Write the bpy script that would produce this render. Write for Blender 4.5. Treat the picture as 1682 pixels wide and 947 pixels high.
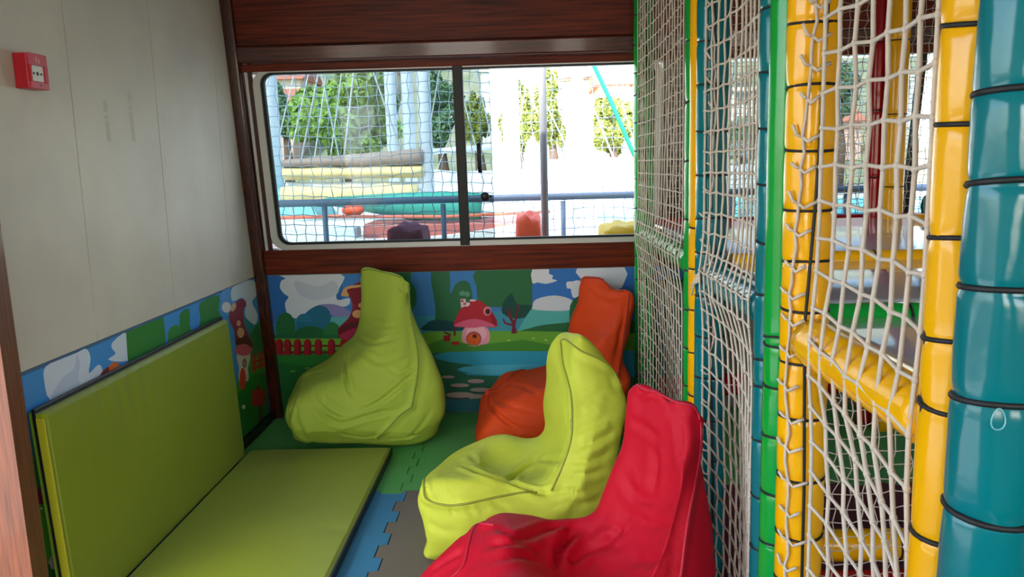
import bpy, bmesh, math, random
import numpy as np
from mathutils import Vector, Matrix, Euler, noise as mnoise
from mathutils.bvhtree import BVHTree
from mathutils.geometry import tessellate_polygon
for o in list(bpy.data.objects): bpy.data.objects.remove(o)
random.seed(7); RNG = np.random.default_rng(7)
SC = bpy.context.scene; COL = SC.collection
PI = math.pi

# ------------------------------------------------------------------ camera
YAW, PITCH, ROLL, FPX, EYE = 2.23611247e-02, 1.51501847e-01, -2.65048489e-02, 1317.35106, 1.4
def _axes():
    cy, sy, cp, sp = math.cos(YAW), math.sin(YAW), math.cos(PITCH), math.sin(PITCH)
    f = np.array([-sy*cp, cy*cp, -sp]); r = np.array([cy, sy, 0.]); u = np.cross(r, f)
    c, s = math.cos(ROLL), math.sin(ROLL)
    return c*r+s*u, -s*r+c*u, f
AR, AU, AF = _axes()
cam = bpy.data.objects.new('camera', bpy.data.cameras.new('camera')); COL.objects.link(cam)
M = Matrix.Identity(4)
for i in range(3):
    M[i][0], M[i][1], M[i][2] = AR[i], AU[i], -AF[i]
M[2][3] = EYE
cam.matrix_world = M
cam.data.sensor_fit = 'HORIZONTAL'; cam.data.sensor_width = 36.0
cam.data.lens = FPX*36/1682; cam.data.clip_start = .05; cam.data.clip_end = 500
SC.camera = cam

# ------------------------------------------------------------------ world, sun, exposure
w = bpy.data.worlds.new('world'); SC.world = w; w.use_nodes = True
nt = w.node_tree; bg = nt.nodes['Background']
sky = nt.nodes.new('ShaderNodeTexSky'); sky.sky_type = 'NISHITA'; sky.sun_disc = False
sky.sun_elevation = math.radians(48); sky.sun_rotation = math.radians(200); sky.air_density = 1.0; sky.dust_density = 2.5
nt.links.new(sky.outputs[0], bg.inputs[0]); bg.inputs[1].default_value = 1.1
def light(name, kind, loc, rot, energy, color=(1, 1, 1), size=None, size_y=None, spread=None):
    l = bpy.data.lights.new(name, kind); l.energy = energy; l.color = color
    if kind == 'AREA':
        l.shape = 'RECTANGLE'; l.size = size; l.size_y = size_y
        if spread: l.spread = spread
    o = bpy.data.objects.new(name, l); o.location = loc; o.rotation_euler = rot; COL.objects.link(o); return o
sun = light('sun', 'SUN', (0, -5, 10), (math.radians(40), 0, math.radians(-22)), 12.0, (1, .96, .9))
sun.data.angle = math.radians(1.0)
# area lamps added to boost daylight: unseen front openings, side door, window wall
for x_, w_, e_ in ((-.75, .75, 11.5), (.75, .8, 9.5), (2.35, .9, 10)):
    light('daylight_front_fill', 'AREA', (x_, -1.36, 1.55), (math.radians(90), 0, 0), e_, (1, .965, .90), w_, 1.15)
light('daylight_side_door', 'AREA', (-1.46, .9, 1.35), (0, math.radians(-90), 0), 8, (1, .98, .95), 1.6, 1.9)
light('daylight_back_window', 'AREA', (-.35, 4.20, 1.47), (math.radians(-90-8), 0, 0), 5, (.93, .97, 1), 1.9, .85)
light('daylight_play_window', 'AREA', (2.1, 4.20, 1.47), (math.radians(-90-8), 0, 0), 2.5, (.93, .97, 1), 2.1, .85)
SC.view_settings.view_transform = 'Standard'; SC.view_settings.look = 'None'
SC.view_settings.gamma = 1.0; SC.view_settings.use_curve_mapping = False
SC.view_settings.exposure = 0.0
try:
    SC.cycles.use_denoising = True; SC.cycles.max_bounces = 8; SC.cycles.transparent_max_bounces = 16
    SC.cycles.sample_clamp_indirect = 6
except Exception: pass

# ------------------------------------------------------------------ helpers
LEAN = .145; BACK0 = 4.475          # the window wall leans inwards: y = BACK0 - LEAN*z
def ray(x, y):
    return AF + (x-841)/FPX*AR - (y-473.5)/FPX*AU
def at(x, y, X=None, Y=None, Z=None, back=None):
    d = ray(x, y); o = np.array([0, 0, EYE])
    if X is not None: t = (X-o[0])/d[0]
    elif Y is not None: t = (Y-o[1])/d[1]
    elif Z is not None: t = (Z-o[2])/d[2]
    else:
        n = np.array([0, 1, LEAN]); t = (BACK0-back-n@o)/(n@d)
    return o+t*d
def lin(c):
    return tuple(((v/255)/12.92 if v/255 <= .04045 else ((v/255+.055)/1.055)**2.4) for v in c)
MATS = {}
def mat(name, rgb, rough=.6, spec=.5, var=.0, vscale=6, bump=0., bscale=40, stretch=(1, 1, 1), coat=0., metal=0, sheen=0, rgb2=None, detail=4, trans=0):
    if name in MATS: return MATS[name]
    m = bpy.data.materials.new(name); m.use_nodes = True; n = m.node_tree.nodes; L = m.node_tree.links
    b = n['Principled BSDF']; c = lin(rgb); spec = spec*(.5 if name.startswith('mahogany_a') else 1)
    b.inputs['Base Color'].default_value = (*c, 1); b.inputs['Roughness'].default_value = rough
    b.inputs['Specular IOR Level'].default_value = spec; b.inputs['Metallic'].default_value = metal
    b.inputs['Coat Weight'].default_value = coat; b.inputs['Coat Roughness'].default_value = .08
    if sheen: b.inputs['Sheen Weight'].default_value = sheen; b.inputs['Sheen Roughness'].default_value = .4
    if trans: b.inputs['Transmission Weight'].default_value = trans
    if var or bump:
        tc = n.new('ShaderNodeTexCoord'); mp = n.new('ShaderNodeMapping'); mp.inputs['Scale'].default_value = stretch
        L.new(tc.outputs['Object'], mp.inputs['Vector'])
    if var:
        t = n.new('ShaderNodeTexNoise'); t.inputs['Scale'].default_value = vscale; t.inputs['Detail'].default_value = detail
        L.new(mp.outputs[0], t.inputs['Vector'])
        r = n.new('ShaderNodeValToRGB'); c2 = lin(rgb2) if rgb2 else tuple(v*(1-var) for v in c)
        r.color_ramp.elements[0].position = .3; r.color_ramp.elements[1].position = .7
        r.color_ramp.elements[0].color = (*c2, 1); r.color_ramp.elements[1].color = (*[min(1, v*(1+var*.35)) for v in c], 1)
        L.new(t.outputs[0], r.inputs[0]); L.new(r.outputs[0], b.inputs['Base Color'])
    if bump:
        t2 = n.new('ShaderNodeTexNoise'); t2.inputs['Scale'].default_value = bscale; t2.inputs['Detail'].default_value = 3
        L.new(mp.outputs[0], t2.inputs['Vector'])
        bp = n.new('ShaderNodeBump'); bp.inputs['Strength'].default_value = bump; bp.inputs['Distance'].default_value = .01
        L.new(t2.outputs[0], bp.inputs['Height']); L.new(bp.outputs[0], b.inputs['Normal'])
    MATS[name] = m; return m

def link(name, me, parent=None):
    o = bpy.data.objects.new(name, me); COL.objects.link(o)
    if parent is not None: o.parent = parent
    return o
def mesh(name, v, f, m, parent=None, smooth=False, mi=None):
    me = bpy.data.meshes.new(name); me.from_pydata([tuple(map(float, p)) for p in v], [], f)
    for x in (m if isinstance(m, (list, tuple)) else [m]): me.materials.append(x)
    if smooth: me.polygons.foreach_set('use_smooth', [True]*len(me.polygons))
    if mi is not None: me.polygons.foreach_set('material_index', mi)
    me.update(); return link(name, me, parent)
def empty(name, loc=(0, 0, 0), parent=None):
    o = bpy.data.objects.new(name, None); o.location = loc; o.empty_display_size = .05; COL.objects.link(o)
    if parent is not None: o.parent = parent
    return o
def tag(o, label=None, cat=None, group=None, kind=None):
    if label: o['label'] = label
    if cat: o['category'] = cat
    if group: o['group'] = group
    if kind: o['kind'] = kind
    return o

class MB:
    def __init__(s): s.v = []; s.f = []; s.mi = []; s.m = 0
    def add(s, v, f):
        k = len(s.v); s.v += [tuple(p) for p in v]; s.f += [tuple(i+k for i in q) for q in f]; s.mi += [s.m]*len(f); return s
    def box(s, x0, x1, y0, y1, z0, z1):
        return s.add([(x0, y0, z0), (x1, y0, z0), (x1, y1, z0), (x0, y1, z0), (x0, y0, z1), (x1, y0, z1), (x1, y1, z1), (x0, y1, z1)],
                     [(0, 3, 2, 1), (4, 5, 6, 7), (0, 1, 5, 4), (1, 2, 6, 5), (2, 3, 7, 6), (3, 0, 4, 7)])
    def rbox(s, x0, x1, y0, y1, z0, z1, b=.01, seg=2):
        bm = bmesh.new(); bmesh.ops.create_cube(bm, size=1)
        for v in bm.verts: v.co = Vector(((x0+x1)/2+v.co.x*(x1-x0), (y0+y1)/2+v.co.y*(y1-y0), (z0+z1)/2+v.co.z*(z1-z0)))
        bmesh.ops.bevel(bm, geom=bm.edges[:], offset=b, segments=seg, profile=.5, affect='EDGES')
        bm.verts.ensure_lookup_table(); bm.verts.index_update()
        s.add([v.co[:] for v in bm.verts], [[v.index for v in f.verts] for f in bm.faces]); bm.free(); return s
    def tube(s, pts, r, n=8, closed=False, cap=True):
        P = np.array([tuple(p) for p in pts], float); N = len(P); rr = np.broadcast_to(np.array(r, float), (N,))
        if closed: T = np.roll(P, -1, 0)-np.roll(P, 1, 0)
        else:
            T = np.empty_like(P); T[1:-1] = P[2:]-P[:-2]; T[0] = P[1]-P[0]; T[-1] = P[-1]-P[-2]
        T /= np.linalg.norm(T, axis=1)[:, None]+1e-12
        a = np.array([0, 0, 1.]) if abs(T[0][2]) < .9 else np.array([1., 0, 0])
        A = np.cross(T[0], a); A /= np.linalg.norm(A); k = len(s.v); ang = np.arange(n)*2*PI/n; ca, sa = np.cos(ang)[:, None], np.sin(ang)[:, None]
        for i in range(N):
            A = A-T[i]*(A@T[i]); A /= np.linalg.norm(A)+1e-12; B = np.cross(T[i], A)
            s.v += list(map(tuple, P[i]+rr[i]*(ca*A+sa*B)))
        for i in range(N if closed else N-1):
            j = (i+1) % N
            for q in range(n):
                s.f.append((k+i*n+q, k+i*n+(q+1) % n, k+j*n+(q+1) % n, k+j*n+q)); s.mi.append(s.m)
        if cap and not closed:
            s.f.append(tuple(k+q for q in range(n))[::-1]); s.f.append(tuple(k+(N-1)*n+q for q in range(n))); s.mi += [s.m]*2
        return s
    def lathe(s, prof, n=24, c=(0, 0)):
        k = len(s.v)
        for (r, z) in prof:
            for q in range(n): s.v.append((c[0]+r*math.cos(2*PI*q/n), c[1]+r*math.sin(2*PI*q/n), z))
        for i in range(len(prof)-1):
            for q in range(n):
                s.f.append((k+i*n+q, k+i*n+(q+1) % n, k+(i+1)*n+(q+1) % n, k+(i+1)*n+q)); s.mi.append(s.m)
        s.f.append(tuple(k+q for q in range(n))[::-1]); s.f.append(tuple(k+(len(prof)-1)*n+q for q in range(n))); s.mi += [s.m]*2
        return s
    def prism(s, poly, axis, a, b):
        """poly: 2-D outline, extruded along axis (0,1,2) from a to b"""
        def pt(u, v, d): return {0: (d, u, v), 1: (u, d, v), 2: (u, v, d)}[axis]
        n = len(poly); tris = [tuple(range(n))]
        v = [pt(p[0], p[1], a) for p in poly]+[pt(p[0], p[1], b) for p in poly]
        f = [tuple(t) for t in tris]+[tuple(i+n for i in t[::-1]) for t in tris]+[(i, (i+1) % n, (i+1) % n+n, i+n) for i in range(n)]
        return s.add(v, f)
    def leaned(s):
        s.v = [(x, y-LEAN*z, z) for x, y, z in s.v]; return s
    def build(s, name, m, parent=None, smooth=False, fix=True):
        o = mesh(name, s.v, s.f, m, parent, smooth, s.mi)
        if fix:
            bm = bmesh.new(); bm.from_mesh(o.data); bmesh.ops.recalc_face_normals(bm, faces=bm.faces[:]); bm.to_mesh(o.data); bm.free()
        return o
def struct(o): o['kind'] = 'structure'; return o
def sharp_smooth(o, ang=40):
    me = o.data; me.polygons.foreach_set('use_smooth', [True]*len(me.polygons))
    try: me.set_sharp_from_angle(angle=math.radians(ang))
    except Exception: pass
    return o
def catmull(pts, n=6, closed=True):
    P = [np.array(p, float) for p in pts]; N = len(P); out = []
    for i in range(N if closed else N-1):
        if closed: p0, p1, p2, p3 = P[i-1], P[i], P[(i+1) % N], P[(i+2) % N]
        else: p0, p1, p2, p3 = P[max(i-1, 0)], P[i], P[i+1], P[min(i+2, N-1)]
        for k in range(n):
            t = k/n; out.append(.5*((2*p1)+(-p0+p2)*t+(2*p0-5*p1+4*p2-p3)*t*t+(-p0+3*p1-3*p2+p3)*t**3))
    if not closed: out.append(P[-1])
    return out

# ------------------------------------------------------------------ materials
def wood_mat(name, dark, light_, rough, axis_scale, coat=.6):
    m = mat(name, light_, rough, var=.55, vscale=9, bump=.05, bscale=60, stretch=axis_scale, coat=coat, rgb2=dark, detail=8); return m
WOODH = wood_mat('mahogany_across', (58, 16, 5), (112, 40, 14), .45, (.35, 6, 9), 0)
WOODB = wood_mat('mahogany_gloss', (50, 12, 6), (86, 28, 14), .2, (.35, 6, 9), .5)
WOODV = wood_mat('mahogany_upright', (44, 13, 6), (76, 28, 14), .25, (9, 9, .4), .5)
OAK = wood_mat('orange_wood', (84, 42, 20), (116, 62, 32), .5, (14, 14, .6), .2)
WHITE = mat('white_panel', (214, 206, 192), .5, var=.05, vscale=3, bump=.02, bscale=8, rgb2=(202, 194, 181))
BLACKR = mat('black_rubber', (14, 15, 17), .5)
BLACKC = mat('black_cord', (12, 12, 14), .6)
FRAME = mat('pale_frame', (214, 212, 208), .35, metal=.3)
CORD = mat('net_cord', (204, 190, 172), .85, var=.12, vscale=30)
CORDG = mat('net_cord_outside', (150, 172, 188), .7)
def vinyl(name, rgb): return mat(name, rgb, .16, .45, var=.06, vscale=5, bump=.14, bscale=14)
YEL = vinyl('vinyl_yellow', (238, 172, 4)); TEAL = vinyl('vinyl_teal', (0, 106, 112)); GRN = vinyl('vinyl_green', (6, 150, 52))
RED = vinyl('vinyl_red', (150, 6, 22)); GREY = mat('vinyl_deck', (182, 184, 194), .08, .6, bump=.15, bscale=5, coat=.5)
DKGRN = vinyl('vinyl_dark_green', (0, 70, 50))

# ================================================================== STRUCTURE
XL, XR, YF, ZC = -1.5, 3.6, -1.4, 2.45
# floor with its interlocking foam tiles
floor = struct(MB().box(XL-.6, XR, YF, BACK0+.05, -.06, -.0125).build('floor', mat('floor_board', (60, 56, 52), .7)))
TS, TX0, TY0 = 1.0, -.575, 3.335
def edge_pts(p, q, phase, sign, nt=10, amp=.032):
    """jigsaw edge from p to q: trapezoid tabs alternating about the straight line"""
    p = np.array(p); q = np.array(q); d = (q-p); L = np.linalg.norm(d); d = d/L; nrm = np.array([-d[1], d[0]])*sign; out = []
    k = int(round(L/(TS/nt))); step = L/k
    for i in range(k):
        a = i*step; o = amp/2 if i % 2 == phase else -amp/2
        for t, oo in ((.06, o*.8), (-.03 if i else .06, o), (1.03 if i < k-1 else .94, o), (.94, o*.8)):
            out.append(p+d*(a+t*step)+nrm*oo)
    return out
GCOL = {'green': (84, 166, 84), 'blue': (52, 126, 168), 'grey': (112, 104, 94), 'maroon': (100, 26, 38), 'yellow': (170, 130, 20)}
for k_, c_ in GCOL.items():
    m = mat('foam_'+k_, c_, .75, var=.08, vscale=4)
    n_, l_ = m.node_tree.nodes, m.node_tree.links
    tc = n_.new('ShaderNodeTexCoord'); wv = n_.new('ShaderNodeTexWave'); wv.inputs['Scale'].default_value = 90; wv.inputs['Distortion'].default_value = 1.5; wv.inputs['Detail'].default_value = 1
    wv.bands_direction = 'Y'
    bp_ = n_.new('ShaderNodeBump'); bp_.inputs['Strength'].default_value = .35; bp_.inputs['Distance'].default_value = .003
    l_.new(tc.outputs['Object'], wv.inputs[0]); l_.new(wv.outputs[1], bp_.inputs['Height']); l_.new(bp_.outputs[0], n_['Principled BSDF'].inputs['Normal'])
def foam_tile(i, j, colour):
    x0, y0 = TX0+i*TS, TY0+j*TS; x1, y1 = x0+TS, y0+TS; g = .0024
    pts = []
    def side(p, q, jig):
        if jig: pts.extend(edge_pts(p, q, 0, jig))
        else: pts.append(np.array(p))
    pts_all = [((x0, y0), (x1, y0), 1), ((x1, y0), (x1, y1), 1), ((x1, y1), (x0, y1), -1), ((x0, y1), (x0, y0), -1)]
    poly = []
    for (p, q, sg) in pts_all:
        poly.append(np.array(p))
        e = edge_pts(p, q, 0, 1) if sg == 1 else [pt for pt in edge_pts(q, p, 0, 1)][::-1]
        poly += e
    c = np.array([(x0+x1)/2, (y0+y1)/2]); P2 = []
    for p in poly:
        p = p+(c-p)/np.linalg.norm(c-p)*g
        x = min(max(p[0], XL+.022), XR-.01); y = min(p[1], BACK0-.004); P2.append((x, y))
    Q = [P2[0]]
    for p in P2[1:]:
        if abs(p[0]-Q[-1][0])+abs(p[1]-Q[-1][1]) > 1e-5: Q.append(p)
    xs = [p[0] for p in Q]; ys = [p[1] for p in Q]
    if max(xs)-min(xs) < .05 or max(ys)-min(ys) < .05: return
    mb = MB().prism(Q, 2, -.0125, 0)
    mb.build('foam_tile', MATS['foam_'+colour], floor)
LAY = {0: ['green', 'green', 'green', 'green', 'green'], 1: ['green']*5, -1: ['blue', 'grey', 'maroon', 'maroon', 'grey'], -2: ['grey', 'blue', 'grey', 'blue', 'grey'], -3: ['blue', 'grey', 'blue', 'grey', 'blue']}
for j, row in LAY.items():
    for i in range(-1, 4): foam_tile(i, j, row[i+1])
# left wall: backing board plus separate white panels with open joints, door jamb at its near end
wl = struct(MB().box(XL-.09, XL-.006, 2.2, BACK0+.05, -.06, ZC).build('wall_left', mat('joint_backing', (60, 54, 48), .8)))
ys = [2.201, 2.692, 3.311, 3.972, 4.47]
for a, b in zip(ys[:-1], ys[1:]):
    MB().rbox(XL-.012, XL, a+.0016, b-.0016, .838, ZC-.002, .0012, 1).build('panel', WHITE, wl)
MB().box(XL-.012, XL-.003, 2.205, BACK0, -.0, .836).build('lower_board', mat('lower_board', (70, 110, 150), .6), wl)
for (x0_, y0_, y1_, w_) in ((172, 165, 232, 7), (211, 150, 232, 6)):      # faint tape residue on the second panel
    for ya_, yb_ in ((y0_, y0_+18), (y0_+24, y0_+30), (y0_+34, y1_)):
        q = [at(x0_-w_/2+.11*(y_-y0_), y_, X=XL+.0003) for y_ in (ya_, yb_)]; q2 = [at(x0_+w_/2+.11*(y_-y0_), y_, X=XL+.0003) for y_ in (ya_, yb_)]
        mesh('tape_residue', [q[0], q2[0], q2[1], q[1]], [(0, 1, 2, 3)], mat('residue', (196, 188, 172), .6), wl)
struct(MB().box(XL-.09, XL-.005, YF, .0, -.06, ZC).build('wall_left_near', WHITE))
struct(MB().box(XL-.09, XL-.005, 0, 2.1, 2.2, ZC).build('trim_1', WOODH))
jb = MB()
jb.add([(-1.72, 2.135, 0), (-1.448, 2.135, 0), (-1.448, 2.206, 0), (-1.72, 2.206, 0), (-1.72, 2.135, ZC), (-1.485, 2.135, ZC), (-1.485, 2.206, ZC), (-1.72, 2.206, ZC)],
       [(0, 3, 2, 1), (4, 5, 6, 7), (0, 1, 5, 4), (1, 2, 6, 5), (2, 3, 7, 6), (3, 0, 4, 7)])
struct(jb.build('trim_2', OAK))
struct(MB().box(XL+.002, XL+.02, 2.21, 4.46, -.0, .05).build('baseboard_left', mat('dark_base', (22, 18, 16), .4)))
# leaning window wall
WB, WT = .985, 1.915        # sight edges of the windows
W1L, W1R, W2L, W2R = -1.395, .70, .94, 3.45
wb = MB()
wb.box(XL-.1, XR, BACK0+.0, BACK0+.10, -.06, .842)
wall_back = struct(wb.leaned().build('wall_back', mat('back_board', (120, 116, 106), .7)))
mb = MB().rbox(XL+.05, XR, BACK0-.018, BACK0+.1, .843, WB-.005, .006); sill = mb.leaned().build('sill_beam', WOODH, wall_back)
mb = MB()
mb.box(XL, W1L, BACK0, BACK0+.10, WB-.005, WT); mb.leaned().build('side_board', WOODV, wall_back)
MB().box(W1R, W2L, BACK0, BACK0+.10, WB-.005, WT).leaned().build('pier', WOODV, wall_back)
MB().box(W2R, XR, BACK0, BACK0+.10, WB-.005, WT).leaned().build('pier', WOODV, wall_back)
MB().rbox(XL+.02, XR, BACK0-.02, BACK0+.1, WT-.008, WT+.03, .004).leaned().build('window_head', WOODH, wall_back)
MB().rbox(XL+.02, XR, BACK0-.045, BACK0+.1, WT+.032, 2.03, .012, 3).leaned().build('head_beam', WOODB, wall_back)
for a, b in ((2.033, ZC+.03),):
    MB().rbox(XL+.02, XR, BACK0-.03, BACK0+.1, a, b, .002, 1).leaned().build('upper_panel', WOODH, wall_back)
MB().rbox(-1.434, -1.418, BACK0-.012, BACK0+.01, WB-.01, WT+.06, .003).leaned().build('reflection_strip', FRAME, wall_back)  # pale strip added to imitate the bright window reflection beside the post
# corner posts at the left of the window wall
struct(sharp_smooth(MB().rbox(XL-.02, XL+.058, BACK0-.05, BACK0+.03, -.012, ZC, .012, 3).leaned().build('trim_3', WOODV)))
struct(MB().box(XR, XR+.1, YF, BACK0+.05, -.06, 2.1).build('wall_right', WHITE))
struct(MB().box(XL-.1, XR+.1, YF-.1, YF, -.06, .95).build('wall_front', WHITE))
struct(MB().box(XL-.1, XR+.1, YF-.1, YF, 2.15, ZC).build('wall_front_upper', WOODH))
for a, b in ((XL-.1, -1.15), (-.35, .33), (1.17, 1.88), (2.82, XR+.1)): struct(MB().box(a, b, YF-.1, YF, .95, 2.15).build('wall_front_pier', WOODV))
struct(MB().box(XR, XR+.1, YF, BACK0+.05, 2.1, ZC).build('trim_4', WOODH))
struct(MB().box(XL-.8, XR+.8, YF-.6, 4.75, ZC, ZC+.1).build('ceiling', mat('ceiling_cream', (150, 142, 130), .6)))

# windows
def rrect(x0, x1, z0, z1, r, n=6):
    out = []
    for cx, cz, a0 in ((x1-r, z0+r, -90), (x1-r, z1-r, 0), (x0+r, z1-r, 90), (x0+r, z0+r, 180)):
        for k in range(n+1):
            a = math.radians(a0+90*k/n); out.append((cx+r*math.cos(a), cz+r*math.sin(a)))
    return out
def ring(mb, outer, inner, y0, y1):
    n = len(outer); v = []
    for y in (y0, y1):
        v += [(p[0], y, p[1]) for p in outer]+[(p[0], y, p[1]) for p in inner]
    f = []
    for i in range(n):
        j = (i+1) % n
        f += [(i, j, n+j, n+i), (2*n+i, 3*n+i, 3*n+j, 2*n+j), (i, 2*n+i, 2*n+j, j), (n+i, n+j, 3*n+j, 3*n+i)]
    mb.add(v, f); return mb
gl = bpy.data.materials.new('tinted_glass'); gl.use_nodes = True; n_ = gl.node_tree.nodes; n_.remove(n_['Principled BSDF'])
tr = n_.new('ShaderNodeBsdfTransparent'); tr.inputs[0].default_value = (.46, .52, .53, 1); gs = n_.new('ShaderNodeBsdfGlossy'); gs.inputs['Roughness'].default_value = .02
mx = n_.new('ShaderNodeMixShader'); mx.inputs[0].default_value = .05
gl.node_tree.links.new(tr.outputs[0], mx.inputs[1]); gl.node_tree.links.new(gs.outputs[0], mx.inputs[2]); gl.node_tree.links.new(mx.outputs[0], n_['Material Output'].inputs[0])
win = struct(empty('window_1', (-.35, 4.33, WB)))
def wpart(mb, name, m, par, sm=False):
    mb.leaned(); 
    o = mb.build(name, m, None, sm); o.parent = par
    
    if par.parent is None: o.matrix_parent_inverse = Matrix.Translation(-par.location)
    return o
fo = rrect(W1L, W1R, WB-.005, WT, .075); fi = rrect(W1L+.036, W1R-.036, WB+.022, WT-.012, .06)
wpart(ring(MB(), fo, fi, BACK0-.012, BACK0+.06), 'window_frame', FRAME, win)
gi = rrect(W1L+.052, W1R-.05, WB+.034, WT-.022, .05)
wpart(ring(MB(), fi, gi, BACK0+.002, BACK0+.03), 'gasket', BLACKR, win)
wpart(MB().rbox(-.369, -.318, BACK0-.016, BACK0+.03, WB-.003, WT-.004, .004), 'mullion', BLACKR, win)
wpart(MB().box(W1L+.05, -.345, BACK0+.014, BACK0+.018, WB+.03, WT-.02), 'fixed_pane', gl, win)
sp = wpart(MB().box(-.345, -.182, BACK0+.034, BACK0+.038, WB+.022, WT-.014), 'sliding_pane', gl, win)
h0, h1 = at(787, 237, back=-.02), at(788, 281, back=-.02)
hm = MB(); hz0, hz1 = h1[2], h0[2]; hx = h0[0]
hm.tube([(hx, BACK0+.03, hz0), (hx, BACK0-.004, hz0+.004), (hx, BACK0-.014, hz0+.016), (hx, BACK0-.014, hz1-.016), (hx, BACK0-.004, hz1-.004), (hx, BACK0+.03, hz1)], .0115, 10)
wpart(hm, 'pull_handle', BLACKR, sp, True)
kz = 1.243; kx = -.226
hm = MB().tube([(kx, BACK0+.034, kz), (kx, BACK0+.0, kz)], .007, 10).tube([(kx, BACK0+.0, kz), (kx, BACK0-.008, kz), (kx, BACK0-.016, kz)], [.017, .024, .018], 14)
hm.tube([(kx, BACK0+.01, kz), (kx+.035, BACK0+.01, kz)], .006, 8)
wpart(hm, 'latch_knob', BLACKR, sp, True)
win2 = struct(empty('window_2', (2.2, 4.33, WB)))
fo = rrect(W2L, W2R, WB-.005, WT+.0, .075); fi = rrect(W2L+.03, W2R-.03, WB+.022, WT-.012, .06)
wpart(ring(MB(), fo, fi, BACK0-.012, BACK0+.06), 'window_frame', FRAME, win2)
wpart(MB().rbox(1.99, 2.02, BACK0-.016, BACK0+.03, WB-.003, WT-.004, .004), 'mullion', BLACKR, win2)
wpart(MB().box(W2L+.02, 2.0, BACK0+.014, BACK0+.018, WB+.03, WT-.02), 'fixed_pane', gl, win2)

# ------------------------------------------------------------------ printed murals (flat print on the lower walls)
class Print:
    """flat polygons stacked in hair-thin layers on a wall; conv turns outline points into wall points"""
    def __init__(s, conv, step): s.conv = conv; s.step = step; s.k = 0; s.v = []; s.f = []; s.mi = []; s.mats = []
    def poly(s, pts, colour, smooth=0, lay=None):
        if smooth: pts = [tuple(p) for p in catmull(pts, smooth)]
        name = 'print_%d_%d_%d' % colour
        m = mat(name, colour, .42, .4)
        if m not in s.mats: s.mats.append(m)
        s.k += 1; k = len(s.v); P = [s.conv(p[0], p[1], s.k*s.step) for p in pts]
        s.v += P
        for t in tessellate_polygon([[Vector((p[0], p[1], 0)) for p in pts]]):
            s.f.append(tuple(i+k for i in t)); s.mi.append(s.mats.index(m))
    def ell(s, cx, cy, rx, ry, colour, n=20, rot=0):
        c, sn = math.cos(rot), math.sin(rot)
        s.poly([(cx+rx*math.cos(a)*c-ry*math.sin(a)*sn, cy+rx*math.cos(a)*sn+ry*math.sin(a)*c) for a in [2*PI*i/n for i in range(n)]], colour)
    def rect(s, a, b, c, d, colour): s.poly([(a, b), (c, b), (c, d), (a, d)], colour)
    def build(s, name): return mesh(name, s.v, s.f, s.mats, None, False, s.mi)
BZ = .838
def conv_back(x, y, off):
    p = at(x, y, back=.002+off); z = min(max(p[2], .004), BZ); return (min(max(p[0], XL+.06), .95), BACK0-.002-off-LEAN*z, z)
m = Print(lambda x, y, o: conv_back(420+x*.338, 420+y*.338, o), .00005)      # left half traced in its own units
SKY = (58, 128, 196)
m.rect(40, 60, 2100, 960, SKY)
m.poly([(60, 85), (420, 85), (420, 260), (60, 330)], (44, 108, 178))
m.poly([(128, 85), (412, 85), (410, 150), (392, 182), (400, 215), (455, 205), (440, 245), (300, 245), (250, 270), (212, 303), (160, 290), (142, 232), (160, 200), (140, 185), (118, 155), (125, 120), (145, 110)], (214, 220, 228), 3)
m.poly([(190, 120), (300, 150), (380, 120), (400, 180), (300, 215), (215, 190)], (196, 203, 216), 4)
m.poly([(300, 240), (380, 235), (450, 262), (480, 300), (400, 300), (340, 270)], (140, 132, 186), 4)
m.poly([(340, 298), (520, 292), (520, 350), (340, 350)], (92, 178, 178))
m.ell(310, 298, 56, 58, (36, 112, 140)); m.ell(235, 325, 42, 45, (44, 124, 150)); m.rect(200, 320, 380, 370, (36, 112, 140))
m.ell(145, 352, 48, 78, (38, 110, 60)); m.ell(265, 395, 85, 55, (34, 100, 58)); m.ell(372, 380, 44, 58, (42, 118, 62)); m.rect(60, 385, 420, 420, (34, 100, 58))
m.rect(40, 402, 1000, 470, (102, 168, 46)); m.poly([(40, 470), (250, 455), (520, 462), (1000, 470), (1000, 960), (40, 960)], (40, 124, 46))
m.poly([(40, 560), (200, 530), (420, 600), (420, 960), (40, 960)], (30, 104, 44), 3)
for x_, y_ in ((252, 545), (300, 540), (180, 560)): m.ell(x_, y_, 14, 4, (110, 170, 60))
m.rect(98, 432, 470, 441, (120, 22, 28)); m.rect(98, 464, 470, 473, (120, 22, 28))
for x_ in (115, 155, 203, 252, 305, 368, 428):
    m.poly([(x_-17, 482), (x_-18, 418), (x_-9, 404), (x_+9, 404), (x_+18, 418), (x_+18, 482)], (158, 28, 36))
    m.poly([(x_+8, 482), (x_+9, 410), (x_+18, 418), (x_+18, 482)], (112, 18, 28))
m.poly([(412, 190), (440, 165), (462, 148), (530, 143), (560, 405), (430, 408), (400, 380), (402, 350), (448, 305), (470, 258), (466, 218), (452, 198)], (132, 20, 40), 3)
m.poly([(405, 352), (480, 320), (560, 330), (560, 360), (470, 350), (410, 380)], (96, 24, 32), 3)
m.poly([(412, 385), (470, 355), (560, 345), (560, 408), (440, 408)], (176, 38, 76), 3)
m.poly([(415, 190), (440, 150), (520, 140), (520, 150), (445, 162), (455, 195), (430, 195)], (222, 168, 108), 3)
m.ell(495, 282, 26, 20, (222, 164, 104)); m.ell(512, 240, 14, 12, (222, 164, 104)); m.ell(478, 245, 10, 14, (150, 40, 50))
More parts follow.
